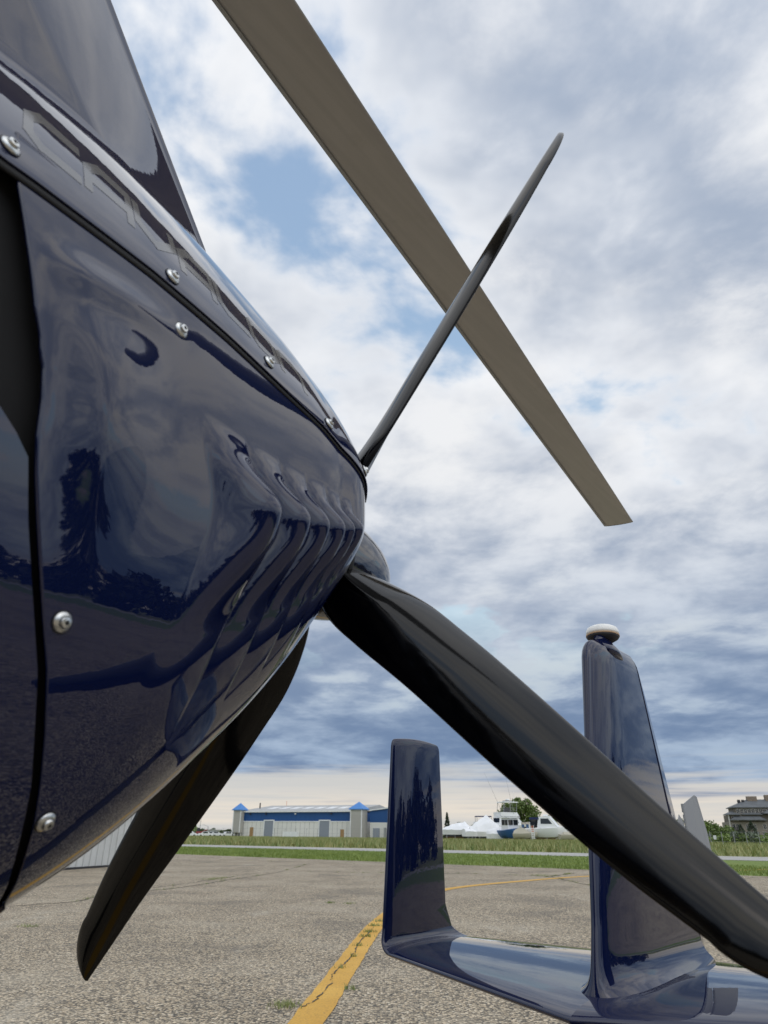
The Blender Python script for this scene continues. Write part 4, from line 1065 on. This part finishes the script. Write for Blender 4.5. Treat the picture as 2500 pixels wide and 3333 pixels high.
# runabout under cream cover
e = boat_root('runabout', 1712, 160, R(-25), 'small cream-covered runabout right of the blue hull')
hull(e, 4.4, 1.9, .35, 1.25, M['cream'], sheer=.4); stands(e, 4, .7, .45)
V, F = loft([[(-2.1 + 3.4 * f, .85 * (1 - .5 * f), 1.33), (-2.1 + 3.4 * f, .3, 1.4 + .85 * math.sin(math.pi * min(1, f + .12))), (-2.1 + 3.4 * f, -.3, 1.4 + .85 * math.sin(math.pi * min(1, f + .12))), (-2.1 + 3.4 * f, -.85 * (1 - .5 * f), 1.33)] for f in np.linspace(0, 1, 8)])
mesh('canvas_cover', V, F, M['cream'], e, True, 20)
# cabin cruiser with blue canvas
e = boat_root('cabin_cruiser', 1785, 160, R(-28), 'white cabin cruiser with blue canvas canopy and outboard, beside the ladder')
hull(e, 7.8, 2.9, .45, 2.1, M['hull'], sheer=.7); stands(e, 7, 1.1, .6)
MB().add([(-1.6, -1.2, 2.2), (2.2, -1.0, 2.3), (2.2, 1.0, 2.3), (-1.6, 1.2, 2.2), (-1.3, -1.0, 4.1), (.6, -.9, 4.2), (.6, .9, 4.2), (-1.3, 1.0, 4.1)], [(0, 3, 2, 1), (4, 5, 6, 7), (0, 1, 5, 4), (1, 2, 6, 5), (2, 3, 7, 6), (3, 0, 4, 7)]).build('cabin', M['hull'], e)
MB().box((-3.0, -1.15, 3.65), (-1.2, 1.15, 4.0), .05).build('canvas_canopy', M['bluecanvas'], e)
MB().box((-2.9, -1.1, 2.3), (-1.61, 1.1, 3.64)).build('canvas_window', M['glass'], e)
MB().add([(-.9, -1.13, 2.9), (1.2, -1.04, 2.9), (.5, -.97, 3.8), (-.9, -1.03, 3.8)], [(0, 1, 2, 3)]).build('side_window', M['glass'], e)
MB().box((-.6, -.5, 4.22), (.2, .5, 4.5), .1).build('roof_pod', M['hull'], e)
MB().box((-4.5, -.3, 1.0), (-3.95, .3, 2.4), .08).build('outboard_motor', M['dark'], e)
MB().box((-4.4, -1.0, 1.0), (-3.9, 1.0, 1.2)).build('swim_platform', M['hull'], e)
e = boat_root('dinghy', 1852, 158, R(10), 'pale covered dinghy under the black blade, right of the cruiser')
hull(e, 3.6, 1.6, .3, 1.1, M['cream'], sheer=.3); stands(e, 3, .6, .4); MB().box((-1.2, -.6, 1.2), (1.0, .6, 1.6), .3).build('canvas_cover', M['cream'], e)
# gantry and ladder
gp = pl(1765, 2728, 172); e = empty('boat_gantry', gp, R(4)); tag(e, 'blue-legged boat gantry with pale overhead beam between the yachts', 'gantry')
gx0 = far(1717, 2700, 172).x - gp.x; gx1 = far(1800, 2700, 172).x - gp.x; gz = hpx(1750, 2676, 172) - gp.z
MB().box((gx0 - .4, -.3, gz - .45), (gx1 + 1.2, .3, gz)).build('beam', M['beam'], e)
MB().box((gx0 - .3, 3.7, gz - .45), (gx1 + 1.2, 4.3, gz)).build('beam', M['beam'], e)
for x in (gx0, gx1):
    for y in (0, 4): MB().box((x - .25, y - .25, 0), (x + .25, y + .25, gz - .451)).build('leg', M['gantry'], e)
lp = pl(1737, 2730, 158); e = empty('ladder', lp, 0); tag(e, 'upright ladder with pale and orange rungs beside the cruiser', 'ladder')
lh = hpx(1737, 2686, 158) - lp.z
for x in (-.28, .28): MB().tube((x, 0, 0), (x, .5, lh), .05, n=6).build('rail', M['white'], e)
for k in range(9):
    z = .3 + k * (lh - .5) / 8; MB().box((-.26, .5 * z / lh - .05, z - .07), (.26, .5 * z / lh + .05, z + .07)).build('rung', M['orange'] if k > 4 else M['white'], e)
for k, px in enumerate((1731, 1740)):
    p = pl(px, 2728, 163); e = empty('lamp_post', p); tag(e, ('grey yard lamp post left of the ladder top', 'grey yard lamp post right of the ladder top')[k], 'lamp post'); h_ = hpx(px, 2682, 163) - p.z
    MB().tube((0, 0, 0), (0, 0, h_), .09, .07, 8).build('pole', M['galv'], e); MB().lathe([(.05, -.1), (.25, .05), (.25, .35), (.05, .5)], (0, 0, h_), 10).build('lamp', M['white'], e, True)

# ------------------------------------------------------------------ small things at the far left
p = pl(698, 2725, 240); e = empty('shelter', p); tag(e, 'flat-roofed open shelter left of the hangar', 'shelter')
w_ = far(716, 2700, 240).x - far(680, 2700, 240).x; h_ = hpx(698, 2700, 240) - p.z
MB().box((-w_ / 2 - .2, -1.5, h_ - .35), (w_ / 2 + .2, 1.5, h_)).build('roof', M['hroof'], e)
for x in (-w_ / 2, w_ / 2):
    for y in (-1.3, 1.3): MB().tube((x, y, 0), (x, y, h_ - .35), .1, n=8).build('post', M['galv'], e)
for k, (px, py, D) in enumerate(((633, 2662, 300), (648, 2655, 300))):
    p = pl(px, 2724, D); e = empty('radio_mast', p); tag(e, ('shorter thin radio mast above the light green tree', 'taller thin radio mast right of the light green tree')[k], 'mast'); h_ = hpx(px, py, D) - p.z
    mb = MB(); mb.tube((0, 0, 0), (0, 0, h_), .18, .06, 6); mb.build('pole', M['galv'], e)
    for q in (.5, .7, .9): MB().box((-.5, -.03, h_ * q), (.5, .03, h_ * q + .06)).build('cross_arm', M['galv'], e)
p = pl(674, 2725, 225); e = empty('street_lamp', p); tag(e, 'grey street lamp with one curved arm left of the shelter', 'street lamp'); h_ = hpx(674, 2690, 225) - p.z
MB().tube((0, 0, 0), (0, 0, h_), .13, .09, 8).build('pole', M['galv'], e); MB().tube((0, 0, h_), (-1.3, 0, h_ + .45), .05, n=6).build('arm', M['galv'], e); MB().box((-1.7, -.12, h_ + .38), (-1.2, .12, h_ + .5)).build('lamp_head', M['galv'], e)
p = pl(648, 2725, 225); e = empty('red_loader', p, R(20)); tag(e, 'small red machine parked beside the light green tree', 'loader')
MB().box((-1.1, -.6, .6), (.9, .6, 1.5), .1).build('body', M['red'], e); MB().box((-.9, -.5, 1.5), (.1, .5, 2.5), .1).build('cab', M['dark'], e); MB().tube((.6, 0, 1.4), (2.2, 0, 2.0), .14).build('boom', M['red'], e); MB().tube((2.2, 0, 2.0), (2.7, 0, .6), .1).build('dipper_arm', M['red'], e)
for x in (-.7, .6):
    for y in (-.6, .6): MB().lathe([(.1, -.15), (.5, -.15), (.5, .15), (.1, .15)], (x, y, .5), 16, 'y').build('wheel', M['tyre'], e)
for k, (px, lab) in enumerate(((617, 'small white car nearest the left tree trunk'), (668, 'white car left of the street lamp'), (682, 'white car standing under the shelter, at its left post'), (700, 'white car in the middle of the shelter'), (741, 'white van near the dark bush by the left tower'))):
    p = pl(px, 2727, 215 + k); e = empty('parked_car', p, R(8 + k * 5)); tag(e, lab, 'car', 'white cars beyond the meadow')
    st = [[(x, y * .8, .35), (x, y * .85, .8), (x, y * .8, z1_), (x, -y * .8, z1_), (x, -y * .85, .8), (x, -y * .8, .35)] for x, y, z1_ in ((-2.1, .9, .8), (-2.0, 1, .95), (-1.3, 1, 1.0), (-.8, .95, 1.45), (.6, .95, 1.48), (1.3, 1, 1.02), (2.0, 1, .85), (2.1, .9, .6))]
    V, F = loft(st, True); F += [tuple(range(5, -1, -1)), tuple(range(42, 48))]; mesh('body', V, F, M['hull'], e, True, 30)
    for sy in (-1, 1): MB().box((-.7, sy * .80 - .03, 1.05), (.6, sy * .80 + .03, 1.38)).build('window', M['glass'], e)
    for x in (-1.3, 1.3):
        for y in (-.75, .75): MB().lathe([(.05, -.1), (.33, -.1), (.33, .1), (.05, .1)], (x, y, .33), 14, 'y').build('wheel', M['tyre'], e)

# ------------------------------------------------------------------ wood behind and beside the photographer (seen in the paint)
cs, rs = [], []
for k in range(150):
    a = R(62 + 250 * k / 150); D = 85 + 18 * math.sin(k * .7) + rng.uniform(-8, 8); h_ = rng.uniform(6, 10)
    for j in range(3):
        cs.append((D * math.sin(a) + rng.uniform(-3, 3), D * math.cos(a) + rng.uniform(-3, 3), h_ * (.25 + .27 * j))); q = rng.uniform(2.4, 3.8) * (1.1 - .2 * j); rs.append((q, q, q))
V, F = leaves(cs, rs, 42000, 1.3, seed=77)
tag(fast_mesh('woodland', V, F, M['leaf_wood']), 'dark woodland edge closing the airfield behind the viewer', 'woodland', kind='stuff')

# ------------------------------------------------------------------ grass
def blades(name, pts, hgt, wid, material, lean=.35, label=None):
    pts = np.asarray(pts, float); n = len(pts); g = nrg
    a = g.random(n) * 6.283; d = np.stack([np.cos(a), np.sin(a), 0 * a], 1); h = hgt * (.5 + .9 * g.random(n))[:, None] if np.isscalar(hgt) else hgt[:, None] * (.5 + .9 * g.random(n))[:, None]
    ln = g.normal(size=(n, 3)) * lean * h; ln[:, 2] = 0; up = np.zeros((n, 3)); up[:, 2] = h[:, 0]
    V = np.stack([pts - d * wid / 2, pts + d * wid / 2, pts + ln + up], 1).reshape(-1, 3)
    o = fast_mesh(name, V, np.arange(3 * n).reshape(-1, 3), material); return tag(o, label, 'grass', kind='stuff')
def band(pa, da, pb, db, n, s0, s1, bias=1.0):
    g = nrg; s = g.uniform(s0, s1, n); f = g.random(n) ** bias
    A_ = np.array([pa.x, pa.y])[None] + s[:, None] * np.array([da.x, da.y])[None]; B_ = np.array([pb.x, pb.y])[None] + s[:, None] * np.array([db.x, db.y])[None]
    return A_ + (B_ - A_) * f[:, None], f
q, f = band(ap + Vector((0, -.1, 0)), ad, t0, td, 60000, -28, 32)
blades('lawn_grass', np.column_stack([q, 0 * f]), .05 + .06 * (1 - f) ** 2, .035, M['blade_grass'], label='mown green grass strip between apron and taxiway')
q, f = band(t1 + Vector((0, .2, 0)), td1, t1 + Vector((20, 130, 0)), td1, 70000, -60, 70, 1.3)
keep = nrg.random(len(q)) < .95; q = q[keep]
blades('meadow_grass', np.column_stack([q, [zfar(x, y) for x, y in q]]), .42, .12, M['tall_grass'], label='tall half-dry meadow grass beyond the taxiway')
# joints in the apron with weeds
M['joint'] = mat('joint_dirt', (.085, .075, .055), .9, var=.3, vscale=8.)
weeds = []
def joint(pts, wdt=.03, dens=30, seed=1):
    g = random.Random(seed); P = catmull([gnd(*p) for p in pts], 14); P = [p + Vector((g.uniform(-.04, .04), g.uniform(-.05, .05), 0)) for p in P]
    tag(strip('pavement_joint', P, lambda f: wdt * g.uniform(.4, 1.3), .0035, M['joint'], .004), kind='structure')
    for i in range(len(P) - 1):
        if g.random() < .55:
            for _ in range(int(dens * g.random() ** 2 * max(.2, (P[i + 1] - P[i]).length))):
                f = g.random(); c = P[i] * (1 - f) + P[i + 1] * f; weeds.append((c.x + g.gauss(0, .03), c.y + g.gauss(0, .03), .003))
joint([(-60, 2955), (240, 2935), (330, 2917), (620, 2885), (720, 2868), (900, 2840), (1010, 2810)], .05, 70, 3)
joint([(500, 2890), (700, 2862), (830, 2842)], .04, 60, 4)
joint([(560, 2797), (760, 2800), (1000, 2806), (1250, 2810), (1500, 2816), (1700, 2822), (1930, 2832), (2150, 2843)], .05, 90, 5)
joint([(560, 2808), (800, 2809), (1100, 2812), (1260, 2813)], .03, 40, 6)
joint([(970, 2838), (1120, 2840), (1260, 2842), (1470, 2843), (1700, 2850), (1790, 2855), (1900, 2878), (1990, 2890)], .045, 90, 7)
joint([(1780, 2855), (1830, 2848), (1870, 2842)], .08, 240, 8)
joint([(1000, 2945), (1250, 2948)], .015, 30, 9)
joint([(2080, 2880), (2300, 2862), (2560, 2855)], .05, 80, 10)
def tuft(px, py, r_, n):
    c = gnd(px, py)
    for _ in range(n): weeds.append((c.x + rng.gauss(0, r_), c.y + rng.gauss(0, r_ * .8), .003))
for (px, py, r_, n) in ((690, 2862, .16, 160), (720, 2858, .10, 90), (1075, 2940, .05, 60), (1135, 2942, .05, 50), (930, 3276, .05, 110), (1140, 3222, .03, 30), (94, 3017, .06, 50), (1165, 3080, .03, 45), (1190, 3050, .04, 70), (1205, 3035, .05, 80), (1150, 3115, .02, 26), (1110, 3153, .018, 22), (1222, 3015, .05, 80), (1760, 2850, .15, 140), (1235, 3000, .05, 90)):
    tuft(px, py, r_, n)
blades('joint_weeds', weeds, .032, .008, M['weed'], .5, 'sparse weeds growing from the cracks in the apron')
# crack in the painted line
g2 = random.Random(5); cp = [gnd(*p) for p in ((1218, 3018), (1170, 3070), (1150, 3108), (1120, 3140), (1082, 3175), (1078, 3200), (1055, 3230), (1020, 3262), (985, 3280))]
P = catmull(cp, 8); P = [p + Vector((g2.gauss(0, .006), g2.gauss(0, .012), 0)) for p in P]
tag(strip('line_crack', P, lambda f: max(.0015, .004 + .013 * g2.random() - (.016 if g2.random() < .3 else 0)), .0085, M['joint'], .004), kind='structure')
